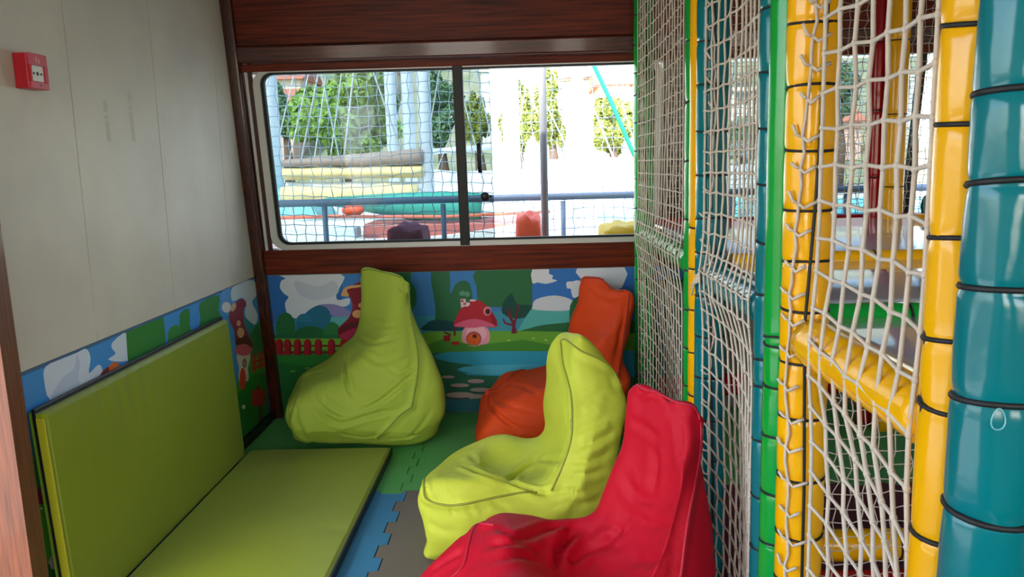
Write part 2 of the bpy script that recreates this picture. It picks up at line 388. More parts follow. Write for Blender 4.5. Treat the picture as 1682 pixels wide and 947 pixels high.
# right half
m.conv = lambda x, y, o: conv_back(660+x*.338, 420+y*.338, o)
m.poly([(-60, 60), (640, 60), (640, 380), (-60, 380)], (58, 124, 186))
m.poly([(-60, 300), (640, 260), (640, 380), (-60, 380)], (58, 146, 168))
m.poly([(-60, 60), (40, 60), (42, 120), (66, 160), (70, 230), (40, 270), (-60, 280)], (38, 104, 62), 3)
m.poly([(140, 60), (230, 60), (234, 185), (258, 140), (292, 120), (326, 130), (342, 185), (342, 250), (300, 340), (110, 358), (104, 340), (162, 310), (156, 200)], (42, 104, 66), 2)
m.poly([(104, 345), (160, 310), (300, 330), (300, 362), (110, 362)], (18, 72, 78), 3)
m.ell(295, 182, 16, 12, (92, 148, 116)); m.ell(318, 186, 13, 13, (92, 148, 116))
m.poly([(360, 60), (634, 60), (636, 215), (642, 262), (620, 292), (560, 306), (505, 292), (488, 250), (380, 240), (364, 150)], (44, 108, 68), 2)
m.poly([(500, 215), (535, 180), (560, 235), (642, 240), (638, 280), (560, 306), (490, 280), (488, 245)], (22, 76, 68), 2)
m.rect(634, 50, 1300, 300, (52, 118, 194))
m.poly([(634, 250), (830, 250), (830, 345), (590, 382), (560, 370), (600, 300)], (84, 180, 172))
m.poly([(634, 50), (712, 50), (714, 85), (735, 95), (730, 112), (756, 120), (700, 136), (660, 128), (634, 132)], (216, 222, 230), 2)
m.poly([(636, 240), (655, 210), (740, 192), (820, 210), (835, 240), (800, 266), (650, 262)], (206, 212, 220), 3)
m.poly([(852, 50), (1082, 50), (1080, 130), (1050, 165), (960, 160), (900, 112), (870, 110)], (216, 222, 230), 2)
m.poly([(800, 128), (830, 124), (870, 122), (880, 200), (830, 200), (822, 160), (804, 158)], (216, 222, 230), 2)
m.poly([(815, 320), (818, 240), (850, 200), (900, 190), (900, 380), (815, 380)], (40, 104, 62), 2)
m.poly([(578, 384), (620, 352), (690, 335), (760, 328), (900, 318), (1300, 320), (1300, 384)], (40, 104, 62), 2)
m.poly([(95, 380), (130, 368), (560, 364), (1300, 380), (1300, 475), (95, 475)], (106, 168, 56))
m.poly([(100, 440), (350, 435), (800, 445), (800, 960), (100, 960)], (70, 138, 52), 2)
m.poly([(140, 470), (1300, 470), (1300, 960), (140, 960)], (44, 104, 78))
m.poly([(160, 490), (250, 466), (700, 463), (1300, 470), (1300, 580), (420, 582), (310, 568), (268, 548), (350, 532), (230, 515)], (52, 158, 186), 3)
m.poly([(280, 550), (352, 534), (700, 525), (1000, 530), (1000, 572), (420, 576), (320, 562)], (80, 178, 200), 3)
for q in ((225, 588, 32, 7), (360, 608, 42, 10), (282, 628, 46, 9), (385, 650, 55, 10), (285, 675, 70, 14), (375, 687, 50, 16), (520, 640, 50, 10), (600, 690, 60, 14)):
    m.ell(q[0], q[1]+q[3]*.5, q[2], q[3], (90, 82, 92)); m.ell(*q, (184, 162, 150))
m.poly([(200, 700), (420, 690), (420, 960), (200, 960)], (54, 112, 120))
m.poly([(232, 250), (300, 215)], (0, 0, 0)) if False else None
m.poly([(300, 420), (292, 390), (305, 350), (362, 335), (415, 350), (428, 395), (415, 425), (360, 432)], (226, 152, 166), 3)
m.ell(362, 378, 50, 40, (236, 176, 186))
m.poly([(252, 338), (268, 290), (300, 240), (345, 216), (385, 220), (425, 255), (455, 300), (464, 338), (440, 348), (350, 335), (290, 346)], (178, 38, 52), 3)
m.poly([(252, 340), (300, 315), (360, 306), (420, 322), (455, 344), (400, 342), (350, 350), (300, 346)], (214, 92, 124), 3)
m.ell(318, 236, 14, 9, (226, 206, 210), rot=-.5); m.ell(345, 216, 16, 5, (226, 206, 210)); m.poly([(425, 250), (460, 310), (462, 338), (440, 330)], (140, 22, 42))
m.poly([(284, 210), (310, 208), (315, 242), (288, 252)], (216, 190, 194)); m.rect(286, 214, 300, 224, (176, 70, 80)); m.rect(300, 228, 312, 238, (176, 70, 80))
m.ell(416, 268, 20, 22, (222, 128, 142)); m.ell(418, 270, 12, 14, (60, 24, 50))
m.ell(350, 402, 37, 35, (160, 66, 82)); m.ell(350, 404, 31, 30, (222, 96, 34)); m.ell(354, 390, 11, 10, (78, 40, 40)); m.rect(349, 410, 352, 432, (170, 62, 24))
m.ell(352, 436, 34, 4, (150, 140, 100))
m.rect(203, 386, 236, 414, (150, 32, 40)); m.poly([(203, 366), (240, 380), (236, 388), (205, 374)], (100, 26, 36)); m.ell(262, 424, 22, 9, (170, 40, 44)); m.rect(252, 345, 262, 388, (96, 44, 50))
m.poly([(532, 374), (538, 335), (520, 300), (512, 255), (520, 255), (540, 310), (550, 300), (562, 238), (570, 240), (558, 310), (552, 340), (560, 374)], (112, 40, 56), 2)
m.poly([(538, 340), (500, 330), (490, 305), (496, 305), (508, 324), (540, 330)], (112, 40, 56), 2)
for q in ((700, 408, 10, 3), (520, 410, 8, 3), (640, 400, 8, 3)): m.ell(*q, (180, 210, 120))
# the same print carries on behind the climbing frame
mural = m.build('wall_mural'); tag(mural, 'cartoon landscape print with mushroom house, fence and pond under the window', 'mural')
def conv_left(x, y, off):
    p = at(x, y, X=XL+.001+off); return (XL+.001+off, min(max(p[1], 2.206), 4.37+.12*0), min(max(p[2], .05), .8365))
m = Print(lambda x, y, o: conv_left(x*.338, 300+y*.338, o), .00005)
m.v = []; 
def cl(pts): return pts
m.poly([(60, 960), (1320, 430), (1420, 1300), (1420, 2000), (60, 2000)], (66, 148, 220))
m.poly([(222, 893), (300, 855), (372, 826), (418, 806), (440, 850), (432, 925), (475, 885), (495, 900), (490, 960), (400, 1060), (250, 1060), (215, 960)], (216, 226, 240), 3)
m.poly([(372, 828), (390, 880), (380, 950), (400, 1040), (250, 1060), (300, 950), (360, 900)], (196, 208, 230), 3)
m.poly([(478, 948), (520, 895), (560, 900), (600, 930), (560, 985), (490, 1000)], (150, 48, 40), 2); m.ell(556, 900, 26, 30, (232, 118, 44), rot=.4)
m.poly([(552, 770), (618, 728), (632, 850), (580, 868), (526, 858), (562, 830), (542, 800)], (216, 226, 240), 3)
m.poly([(612, 725), (795, 650), (800, 700), (806, 770), (640, 1000), (620, 850)], (52, 132, 56))
m.ell(852, 745, 38, 55, (60, 140, 60), rot=.1); m.poly([(873, 640), (920, 610), (922, 690), (935, 760), (890, 790), (878, 720)], (52, 132, 56), 2)
m.poly([(970, 585), (1065, 545), (1062, 620), (1085, 700), (960, 780), (975, 660)], (52, 132, 56), 2)
m.poly([(1080, 520), (1132, 500), (1136, 600), (1110, 650), (1080, 600)], (96, 160, 226), 2)
m.poly([(1132, 505), (1228, 470), (1248, 540), (1225, 580), (1252, 640), (1236, 700), (1195, 665), (1185, 560), (1130, 575)], (214, 224, 236), 3)
m.ell(1100, 605, 22, 26, (226, 226, 226))
m.poly([(1160, 640), (1235, 690), (1290, 640), (1330, 700), (1330, 900), (1160, 900)], (56, 140, 150), 3)
m.poly([(1210, 760), (1255, 680), (1290, 660), (1340, 700), (1340, 900), (1210, 900)], (44, 120, 62), 3)
m.poly([(60, 1560), (160, 1480), (600, 1350), (1130, 1060), (1180, 860), (1340, 790), (1420, 2000), (60, 2000)], (70, 156, 50))
m.poly([(1130, 1060), (1230, 930), (1330, 890), (1420, 2000), (800, 2000)], (44, 130, 46))
for x_, y_ in ((1236, 880), (1266, 864), (1294, 850), (1322, 838)):
    m.poly([(x_-10, y_+42), (x_-11, y_-38), (x_, y_-48), (x_+10, y_-42), (x_+10, y_+36)], (190, 70, 44))
m.poly([(1224, 870), (1330, 815), (1330, 826), (1224, 882)], (170, 58, 40)); m.poly([(1224, 896), (1330, 842), (1330, 853), (1224, 908)], (170, 58, 40))
m.poly([(1150, 830), (1218, 826), (1205, 900), (1208, 960), (1160, 960), (1162, 900)], (226, 214, 202), 2); m.ell(1188, 876, 10, 22, (120, 70, 60)); m.ell(1188, 876, 6, 15, (190, 160, 130))
m.ell(1184, 812, 42, 28, (210, 92, 110))
m.poly([(1112, 655), (1130, 600), (1165, 566), (1192, 572), (1196, 600), (1184, 615), (1186, 680), (1226, 780), (1222, 800), (1190, 782), (1148, 786), (1140, 720)], (150, 46, 62), 3)
m.poly([(1148, 765), (1190, 740), (1224, 775), (1222, 796), (1188, 780), (1150, 788)], (92, 34, 34), 2)
m.ell(1170, 728, 17, 25, (232, 176, 130)); m.ell(1160, 682, 10, 15, (232, 176, 130)); m.ell(1134, 604, 12, 22, (232, 190, 150), rot=.4)
m.conv = lambda x, y, o: conv_left(x*.3665, 600+y*.3665, o)
m.poly([(1130, 112), (1186, 106), (1186, 176), (1130, 182)], (196, 52, 40)); m.poly([(1158, 180), (1172, 178), (1178, 285), (1166, 285)], (120, 60, 50)); m.ell(1158, 100, 10, 14, (150, 50, 44))
m.ell(1088, 60, 14, 50, (226, 70, 50)); m.ell(1092, 185, 8, 10, (240, 230, 200)); m.ell(1215, 222, 8, 7, (220, 230, 200))
m.ell(150, 420, 90, 90, (58, 140, 150)); m.ell(150, 510, 60, 110, (60, 140, 66))
m.poly([(90, 600), (240, 600), (330, 1000), (90, 1000)], (84, 168, 46)); m.poly([(160, 590), (205, 500), (300, 480), (300, 610), (180, 622)], (150, 26, 66), 2)
m.poly([(190, 900), (330, 860), (330, 1000), (190, 1000)], (34, 110, 50), 2)
for a in range(6): m.ell(245+16*math.cos(a*PI/3), 880+20*math.sin(a*PI/3), 11, 15, (238, 190, 196))
m.ell(245, 880, 8, 10, (190, 90, 100))
for x_, y_ in ((185, 640), (205, 652)): m.ell(x_, y_, 6, 5, (230, 235, 200))
mural2 = m.build('wall_mural'); tag(mural2, 'cartoon landscape print along the foot of the white left wall', 'mural')

# ================================================================== FIRE CALL POINT
def call_point():
    x0, x1, y0, y1, z0, z1 = XL+.0005, XL+.052, 2.397, 2.483, 1.664, 1.766
    t = empty('fire_call_point', (x0, (y0+y1)/2, z0)); tag(t, 'red manual fire alarm call point on the white wall', 'alarm'); L = t.location
    rd = mat('alarm_red', (196, 26, 44), .35); pk = mat('alarm_front', (206, 70, 88), .4); wh = mat('alarm_white', (236, 236, 234), .4); bk = BLACKR
    def b(name, m, *a, bev=.002):
        mb = MB().rbox(*a, bev, 2); mb.v = [(p[0]-L.x, p[1]-L.y, p[2]-L.z) for p in mb.v]; return mb.build(name, m, t)
    b('back_box', rd, x0, x1-.010, y0, y1, z0, z1, bev=.003)
    b('front_cover', pk, x1-.0098, x1, y0, y1, z0+.068, z1)
    b('front_cover', pk, x1-.0098, x1, y0, y1, z0, z0+.021)
    b('front_cover', rd, x1-.0098, x1, y0, y0+.006, z0+.0212, z0+.0678, bev=.001)
    b('front_cover', rd, x1-.0098, x1, y1-.017, y1, z0+.0212, z0+.0678, bev=.001)
    pl = b('press_plate', wh, x1-.0098, x1-.004, y0+.0065, y1-.0175, z0+.0216, z0+.0674, bev=.001)
    yc = (y0+y1)/2-.006; zc = z0+.044
    for dy, ry in ((-.016, .005), (0, .005), (.016, .005)):
        mb = MB()
        if dy == 0: mb.tube([(x1-.0039, yc, zc), (x1-.0034, yc, zc)], .006, 12)
        else:
            s = -1 if dy > 0 else 1
            mb.prism([(yc+dy-.006*s, zc-.0035), (yc+dy-.001*s, zc-.0035), (yc+dy+.005*s, zc), (yc+dy-.001*s, zc+.0035), (yc+dy-.006*s, zc+.0035)], 0, x1-.0039, x1-.0034)
        mb.v = [(p[0]-L.x, p[1]-L.y, p[2]-L.z) for p in mb.v]; mb.build('arrow_mark' if dy else 'dot_mark', bk, pl)
    mb = MB().tube([(x1-.0002, yc+.004, z0+.010), (x1+.0004, yc+.004, z0+.010)], .003, 10); mb.v = [(p[0]-L.x, p[1]-L.y, p[2]-L.z) for p in mb.v]; mb.build('key_hole', bk, t)
    # flame and house emblem on the top band
    mb = MB(); zc2 = z0+.083
    mb.prism([(yc-.010, zc2-.009), (yc-.005, zc2-.009), (yc-.004, zc2+.003), (yc-.002, zc2+.009), (yc-.008, zc2+.009), (yc-.011, zc2+.003)], 0, x1+.0001, x1+.0005)
    mb.prism([(yc+.002, zc2-.009), (yc+.010, zc2-.009), (yc+.010, zc2+.003), (yc+.006, zc2+.008), (yc+.002, zc2+.003)], 0, x1+.0001, x1+.0005)
    mb.v = [(p[0]-L.x, p[1]-L.y, p[2]-L.z) for p in mb.v]; mb.build('emblem', mat('alarm_emblem', (232, 150, 160), .5), t)
call_point()

# ================================================================== FOLDING MAT (bench)
LIME = mat('mat_lime', (134, 150, 20), .42, .45, var=.06, vscale=2.5, bump=.1, bscale=5, sheen=.1)
LIMEY = mat('mat_lime_side', (166, 160, 14), .5)
def pillow_box(x0, x1, y0, y1, z0, z1, axis, crown, nu=36, nv=24, r=.012, puck=None):
    """box with a softly crowned, rounded face along +axis (0 = +x face, 2 = +z face)"""
    mb = MB(); g = {}
    v = []; f = []
    du, dv = (y1-y0, z1-z0) if axis == 0 else (y1-y0, x1-x0)
    for i in range(nu+1):
        for j in range(nv+1):
            a, b = i/nu, j/nv
            # pull grid lines towards the rims so the rounding is sharp
            a2 = .5-.5*math.cos(PI*a); b2 = .5-.5*math.cos(PI*b); a2 = .6*a+.4*a2; b2 = .6*b+.4*b2
            e = min(a2*du, (1-a2)*du, b2*dv, (1-b2)*dv)
            drop = 0 if e >= r else r-math.sqrt(max(0, r*r-(r-e)**2))
            h = -drop+crown*(math.sin(PI*a2)*math.sin(PI*b2))**.5
            if puck: h += puck(a2, b2)
            if axis == 0: v.append((x1+h, y0+a2*du, z0+b2*dv))
            else: v.append((x0+b2*dv, y0+a2*du, z1+h))
    idx = lambda i, j: i*(nv+1)+j
    for i in range(nu):
        for j in range(nv): f.append((idx(i, j), idx(i+1, j), idx(i+1, j+1), idx(i, j+1)))
    k = len(v); rim = [(i, 0) for i in range(nu)]+[(nu, j) for j in range(nv)]+[(i, nv) for i in range(nu, 0, -1)]+[(0, j) for j in range(nv, 0, -1)]
    for (i, j) in rim:
        p = v[idx(i, j)]; v.append((x0, p[1], p[2]) if axis == 0 else (p[0], p[1], z0))
    n = len(rim)
    for q in range(n): f.append((idx(*rim[q]), idx(*rim[(q+1) % n]), k+(q+1) % n, k+q))
    f.append(tuple(k+q for q in range(n)))
    return mb.add(v, f)
fm = empty('folding_mat', (-1.06, 3.0, 0)); tag(fm, 'lime green padded folding mat, one half flat on floor, the other leaning on left wall', 'mat')
def shift(mb, o, tilt=None):
    if tilt: mb.v = [tilt(p) for p in mb.v]
    L = o.location; mb.v = [(p[0]-L.x, p[1]-L.y, p[2]-L.z) for p in mb.v]; return mb
def seatpuck(a, b):
    return -.004*math.exp(-((a-.40+.05*(b-.8))/.02)**2)*max(0, min(1, (b-.62)*5))
s_ = shift(pillow_box(-1.405, -.700, 2.262, 3.782, .001, .048, 2, .010, 60, 30, .012, seatpuck), fm); seat = sharp_smooth(s_.build('seat_pad', LIME, fm), 35)
SIDEB = mat('mat_black_side', (16, 17, 18), .45)
sb = shift(MB().rbox(-.705, -.6965, 2.26, 3.784, .002, .040, .003), fm); sb.build('side_band', SIDEB, seat)
tl = lambda p: (p[0]-.032*(p[2]/.7), p[1], p[2])
def backpuck(a, b):
    s = 0
    for c, w, d in ((.20, .012, .0022), (.28, .01, .003), (.335, .012, .003), (.40, .012, .0022), (.47, .015, .0016), (.12, .012, .0016)):
        s -= 1.8*d*math.exp(-((a-c-.05*(1-b))/w)**2)*max(0, min(1, (b-.62)/.3))
    return s
b1 = shift(pillow_box(-1.437, -1.408, 2.262, 3.735, .03, .712, 0, .006, 90, 40, .012, backpuck), fm, tl); bk1 = sharp_smooth(b1.build('back_pad', LIME, fm), 35)
sb = shift(MB().rbox(-1.4365, -1.410, 2.256, 2.2618, .035, .700, .002), fm, tl); sb.build('side_band', LIMEY, bk1)
sb = shift(MB().rbox(-1.4495, -1.4375, 2.262, 3.744, .03, .726, .003), fm, tl); sb.build('fold_lining', SIDEB, fm)
sb = shift(MB().rbox(-1.4575, -1.450, 2.258, 3.742, .03, .716, .003), fm, tl); sb.build('outer_pad', mat('mat_lime_back', (120, 150, 30), .5), fm)

# ================================================================== BEAN BAGS
def surface_nets(F, org, h):
    nx, ny, nz = F.shape; ins = F < 0
    c = [(a, b, d) for a in (0, 1) for b in (0, 1) for d in (0, 1)]
    cnt = np.zeros((nx-1, ny-1, nz-1), np.int8)
    sl = lambda a, b, d: (slice(a, nx-1+a), slice(b, ny-1+b), slice(d, nz-1+d))
    for q in c: cnt += ins[sl(*q)]
    act = (cnt > 0) & (cnt < 8); ids = -np.ones(act.shape, np.int64); N = act.sum(); ids[act] = np.arange(N)
    I = np.argwhere(act); acc = np.zeros((N, 3)); num = np.zeros(N)
    for a in range(8):
        for b in range(a+1, 8):
            d = np.array(c[b])-np.array(c[a])
            if np.abs(d).sum() != 1: continue
            fa = F[I[:, 0]+c[a][0], I[:, 1]+c[a][1], I[:, 2]+c[a][2]]; fb = F[I[:, 0]+c[b][0], I[:, 1]+c[b][1], I[:, 2]+c[b][2]]
            k = (fa < 0) != (fb < 0); t = fa[k]/(fa[k]-fb[k]); acc[k] += np.array(c[a])+t[:, None]*d; num[k] += 1
    V = org+h*(I+acc/num[:, None]); faces = []
    for ax in range(3):
        o1, o2 = (ax+1) % 3, (ax+2) % 3
        s0 = [slice(0, -1)]*3; s1 = [slice(0, -1)]*3; s1[ax] = slice(1, None)
        s0 = tuple(slice(0, F.shape[i]-1) for i in range(3)); s1 = tuple(slice(1, F.shape[i]) if i == ax else slice(0, F.shape[i]-1) for i in range(3))
        A, B = ins[s0], ins[s1]; E = np.argwhere(A != B); E = E[(E[:, o1] > 0) & (E[:, o2] > 0)]
        e1 = np.zeros(3, int); e1[o1] = 1; e2 = np.zeros(3, int); e2[o2] = 1
        g = lambda X: ids[X[:, 0], X[:, 1], X[:, 2]]
        Q = np.stack([g(E-e1-e2), g(E-e2), g(E), g(E-e1)], 1); flip = ~A[E[:, 0], E[:, 1], E[:, 2]]
        Q[flip] = Q[flip][:, ::-1]; faces.append(Q)
    return V, np.concatenate(faces)
def smin(a, b, k):
    h = np.clip(.5+.5*(b-a)/k, 0, 1); return b*(1-h)+a*h-k*h*(1-h)
def smax(a, b, k): return -smin(-a, -b, k)
def poly_sdf(px, pz, poly):
    """signed distance on a 2-D grid to a closed polygon"""
    d = np.full(px.shape, 1e9); ins = np.zeros(px.shape, bool); n = len(poly)
    for i in range(n):
        (ax, az), (bx, bz) = poly[i], poly[(i+1) % n]; ex, ez = bx-ax, bz-az
        t = np.clip(((px-ax)*ex+(pz-az)*ez)/(ex*ex+ez*ez+1e-12), 0, 1)
        d = np.minimum(d, np.hypot(px-ax-t*ex, pz-az-t*ez))
        c = (az > pz) != (bz > pz); ins ^= c & (px < ex*(pz-az)/(ez+(1e-12 if ez >= 0 else -1e-12))+ax)
    return np.where(ins, -d, d)
def bag_field(G, B, lo, h):
    """a boot-shaped side profile (x,z) swept across the width (y), pillowed, its back twisted about its own axis"""
    X, Y, Z = G; prof = [tuple(p) for p in catmull(B['prof'], 4)]
    zt = max(p[1] for p in B['prof'])
    ax = B.get('axis', .12); s = np.clip((Z-.34)/(zt-.34), 0, 1); s = s*s*(3-2*s); a = -B.get('twist', 0)*s
    ca, sa = np.cos(a), np.sin(a); x = ax+(X-ax)*ca-Y*sa; y = (X-ax)*sa+Y*ca
    gx = np.arange(-.9, .9, .01); gz = np.arange(-.15, 1.25, .01); T = poly_sdf(*np.meshgrid(gx, gz, indexing='ij'), prof)
    u = np.clip((x+.9)/.01, 0, len(gx)-1.001); v = np.clip((Z+.15)/.01, 0, len(gz)-1.001); ui, vi = u.astype(int), v.astype(int); fu, fv = u-ui, v-vi
    d2 = T[ui, vi]*(1-fu)*(1-fv)+T[ui+1, vi]*fu*(1-fv)+T[ui, vi+1]*(1-fu)*fv+T[ui+1, vi+1]*fu*fv
    w = np.interp(Z, [q[0] for q in B['w']], [q[1] for q in B['w']])
    e = np.clip(-d2/.16, 0, 1); w = w*(.80+.20*np.sqrt(e))
    d = smax(d2, np.abs(y)-w, B.get('k', .07))
    for (cx, cy, cz, rx, ry, rz, k) in B.get('sub', []):
        q = np.sqrt(((x-cx)/rx)**2+((y-cy)/ry)**2+((Z-cz)/rz)**2); d = smax(d, -(q-1)*min(rx, ry, rz), k)
    return smax(d, .003-Z, .04)
def project(W):
    D = W-np.array([0, 0, EYE]); zc = D@AF
    return 841+FPX*(D@AR)/zc, 473.5-FPX*(D@AU)/zc, zc
def bean_bag(label, m, mpipe, loc, rot, B, outline=(), creases=(), seams=(), seed=0, wr=.003, iters=11):
    h = .0078; lo = np.array([-.66, -.52, -.03]); hi = np.array([.66, .52, max(p[1] for p in B['prof'])+.08]); n = np.ceil((hi-lo)/h).astype(int)
    G = np.meshgrid(*[lo[i]+h*np.arange(n[i]) for i in range(3)], indexing='ij')
    V, Q = surface_nets(bag_field(G, B, lo, h), lo, h)
    E = np.concatenate([Q[:, [0, 1]], Q[:, [1, 2]], Q[:, [2, 3]], Q[:, [3, 0]]]); deg = np.bincount(E.ravel(), minlength=len(V))
    def relax(V, k=.5):
        S = np.zeros_like(V)
        for c in range(3): S[:, c] = np.bincount(E[:, 0], V[E[:, 1], c], len(V))+np.bincount(E[:, 1], V[E[:, 0], c], len(V))
        return V*(1-k)+k*S/deg[:, None]
    for _ in range(3): V = relax(V)
    c, s = math.cos(rot), math.sin(rot); R = np.array([[c, -s, 0], [s, c, 0], [0, 0, 1]])
    W = V@R.T+np.array(loc)
    def normals(W):
        a = W[Q[:, 2]]-W[Q[:, 0]]; b = W[Q[:, 3]]-W[Q[:, 1]]; fn = np.cross(a, b); N = np.zeros_like(W)
        for k in range(4):
            for c in range(3): N[:, c] += np.bincount(Q[:, k], fn[:, c], len(W))
        return N/(np.linalg.norm(N, axis=1)[:, None]+1e-12)
    # slump the bag until its outline has the proportions measured in the photograph
    if len(outline) > 2:
        O = np.array(outline, float)
        for it in range(iters):
            x, y, zc = project(W); P2 = np.stack([x, y], 1); T = np.zeros_like(O); T[1:-1] = O[2:]-O[:-2]; T[0] = O[1]-O[0]; T[-1] = O[-1]-O[-2]
            T /= np.linalg.norm(T, axis=1)[:, None]; Nn = np.stack([T[:, 1], -T[:, 0]], 1); num = np.zeros_like(P2); den = np.zeros(len(P2)); sg = 60 if it < 3 else 34 if it < 6 else 20 if it < 9 else 12
            for k in range(len(O)):
                r = P2-O[k]; a = r@T[k]; b = r@Nn[k]; sel = (np.abs(a) < 9) & (np.abs(b) < 75)
                if not sel.any(): continue
                d = -b[sel].max(); g = np.exp(-(r**2).sum(1)/(2*sg*sg)); num += g[:, None]*(d*Nn[k])[None]; den += g
            D = num/np.maximum(den, 1.0)[:, None]*.8
            W = W+(D[:, :1]*AR-D[:, 1:]*AU)*(zc/FPX)[:, None]
            W[:, 2] = np.maximum(W[:, 2], .002)
        W = relax(W, .4)
    N = normals(W); ph = seed*3.7
    if wr:
        out = np.array([mnoise.noise(Vector((p[0]*6+ph, p[1]*6, p[2]*9)))+.5*mnoise.noise(Vector((p[0]*15, p[1]*15+ph, p[2]*13))) for p in V])
        W = W+N*(out*wr*np.clip(V[:, 2]/.05, 0, 1))[:, None]
    EY = Vector((0, 0, EYE)); faces = [tuple(map(int, q)) for q in Q]
    def caster(W):
        bvh = BVHTree.FromPolygons([Vector(p) for p in W], faces)
        def cast(px):
            out = []
            for (x, y) in px:
                hit = bvh.ray_cast(EY, Vector(ray(x, y)).normalized())
                if hit[0] is not None: out.append(np.array(hit[0]))
            return out
        return cast
    cast = caster(W); disp = np.zeros(len(W))
    for (px, amp, wid) in creases:
        pts = cast([tuple(p) for p in catmull(px, 5, False)])
        if len(pts) < 2: continue
        D = []
        for p, q in zip(pts[:-1], pts[1:]):
            k = max(1, int(np.linalg.norm(q-p)/.008)); D += [p+(q-p)*i/k for i in range(k)]
        D = np.array(D+[pts[-1]]); sel = np.where(np.all((W > D.min(0)-.1) & (W < D.max(0)+.1), 1))[0]
        dd = np.linalg.norm(W[sel][:, None, :]-D[None], axis=2); b = dd.min(1); t = dd.argmin(1)/max(1, len(D)-1)
        fade = np.clip(np.minimum(t, 1-t)*5, .12, 1)
        disp[sel] += 1.35*amp*fade*(-np.exp(-b/(wid*.7))+.55*np.exp(-((b-1.9*wid)/(wid*1.1))**2))
    for px in seams:      # panels meet in a raised edge along each seam
        pts = cast([tuple(p) for p in catmull(px, 6, False)])
        if len(pts) < 3: continue
        D = np.array(pts); sel = np.where(np.all((W > D.min(0)-.06) & (W < D.max(0)+.06), 1))[0]
        b = np.linalg.norm(W[sel][:, None, :]-D[None], axis=2).min(1); disp[sel] += .007*np.exp(-b/.012)-.003*np.exp(-((b-.03)/.015)**2)
    W = W+N*disp[:, None]; W[:, 2] = np.maximum(W[:, 2], .002)
    o = mesh('bean_bag', W-np.array(loc), faces, m, None, True); o.location = loc
    tag(o, label, 'bean bag')
    cast = caster(W)
    for px in seams:
        pts = cast([tuple(p) for p in catmull(px, 6, False)])
        if len(pts) < 3: continue
        keep = [pts[0]]
        for p in pts[1:]:
            if .002 < np.linalg.norm(p-keep[-1]) < .12: keep.append(p)
        mb = MB().tube(keep, .0040, 6); mb.v = [(p[0]-loc[0], p[1]-loc[1], p[2]-loc[2]) for p in mb.v]
        mb.build('piping', mpipe, o, True)
    return o
def fabric(name, rgb):
    m = mat(name, rgb, .62, .2, var=.05, vscale=5, bump=.06, bscale=45); n = m.node_tree.nodes; L = m.node_tree.links
    tc = n.new('ShaderNodeTexCoord'); t = n.new('ShaderNodeTexNoise'); t.inputs['Scale'].default_value = 6.5; t.inputs['Detail'].default_value = 5; t.inputs['Roughness'].default_value = .55; t.inputs['Distortion'].default_value = .5
    L.new(tc.outputs['Object'], t.inputs[0]); b0 = [x for x in n if x.type == 'BUMP'][0]
    b = n.new('ShaderNodeBump'); b.inputs['Strength'].default_value = .5; b.inputs['Distance'].default_value = .018
    L.new(t.outputs[0], b.inputs['Height']); L.new(b0.outputs[0], b.inputs['Normal']); L.new(b.outputs[0], n['Principled BSDF'].inputs['Normal']); return m
F_G = fabric('fabric_green', (160, 180, 64)); F_L = fabric('fabric_lime', (184, 194, 62)); F_O = fabric('fabric_orange', (204, 66, 20)); F_R = fabric('fabric_red', (182, 6, 34))
P_G = mat('piping_green', (122, 140, 46), .6); P_L = mat('piping_lime_shaded', (134, 140, 40), .6); P_O = mat('piping_orange', (150, 40, 14), .6); P_R = mat('piping_red', (180, 14, 44), .6)  # lime piping darkened to draw the shadow line along its seam
def c7(*q): return [(420+x*.338, 420+y*.338) for x, y in q]
def c8(*q): return [(660+x*.338, 420+y*.338) for x, y in q]
def c15(*q): return [(660+x*.3453, 620+y*.3453) for x, y in q]
BOOT = [(-.33, 0), (-.41, .10), (-.42, .22), (-.36, .33), (-.25, .385), (-.10, .39), (.0, .44), (.045, .56), (.07, .72), (.095, .885), (.125, .885), (.19, .72), (.27, .50), (.33, .28), (.345, .12), (.29, 0)]
WID = [(0, .24), (.12, .32), (.30, .32), (.45, .28), (.6, .22), (.75, .17), (.9, .13)]
bean_bag('green bean bag with tall back against the mural, beside the folding mat', F_G, P_G, (-.92, 4.05, 0), math.radians(14),
    dict(prof=BOOT, w=WID, twist=math.radians(50), axis=.11, k=.055),
    outline=[(640, 732), (600, 729), (545, 728), (505, 727), (480, 716), (470, 690), (472, 662), (484, 634), (494, 616), (520, 599), (542, 585), (566, 562), (584, 543), (590, 518), (593, 485), (592, 458), (594, 442), (606, 439), (632, 445), (655, 452), (669, 459), (673, 490), (683, 526), (697, 557), (714, 590), (726, 622), (731, 655), (728, 688), (716, 711), (692, 727), (660, 732)],
    creases=[(c7((440, 470), (436, 560), (448, 640), (470, 680)), .016, .010), (c7((785, 555), (690, 640), (590, 715), (480, 762)), .012, .011), (c7((270, 680), (330, 770), (420, 812), (560, 772), (720, 742)), .010, .012),
             (c7((505, 395), (560, 425), (640, 412), (720, 385)), .006, .012), (c7((560, 330), (640, 345), (720, 320)), .004, .012), (c7((520, 470), (600, 520), (700, 490), (770, 440)), .006, .013), (c7((640, 545), (700, 570), (775, 520)), .007, .010),
             (c7((300, 620), (330, 720), (460, 790)), .007, .012), (c7((190, 690), (200, 800), (250, 890)), .006, .012), (c7((700, 150), (715, 170), (740, 150)), .008, .008), (c7((800, 860), (740, 880), (640, 890)), .006, .010), (c7((860, 740), (780, 850), (700, 900)), .004, .012), (c7((400, 860), (520, 880), (600, 870)), .004, .010)],
    seams=[c7((738, 112), (747, 200), (752, 290), (776, 400), (790, 500), (784, 590), (758, 735)), c7((758, 735), (700, 775), (650, 830), (590, 885)), c7((518, 70), (560, 66), (640, 84), (732, 112)), c7((330, 548), (255, 570), (222, 605), (200, 690), (176, 750)), c7((176, 750), (172, 820), (205, 880), (245, 905))], seed=1)
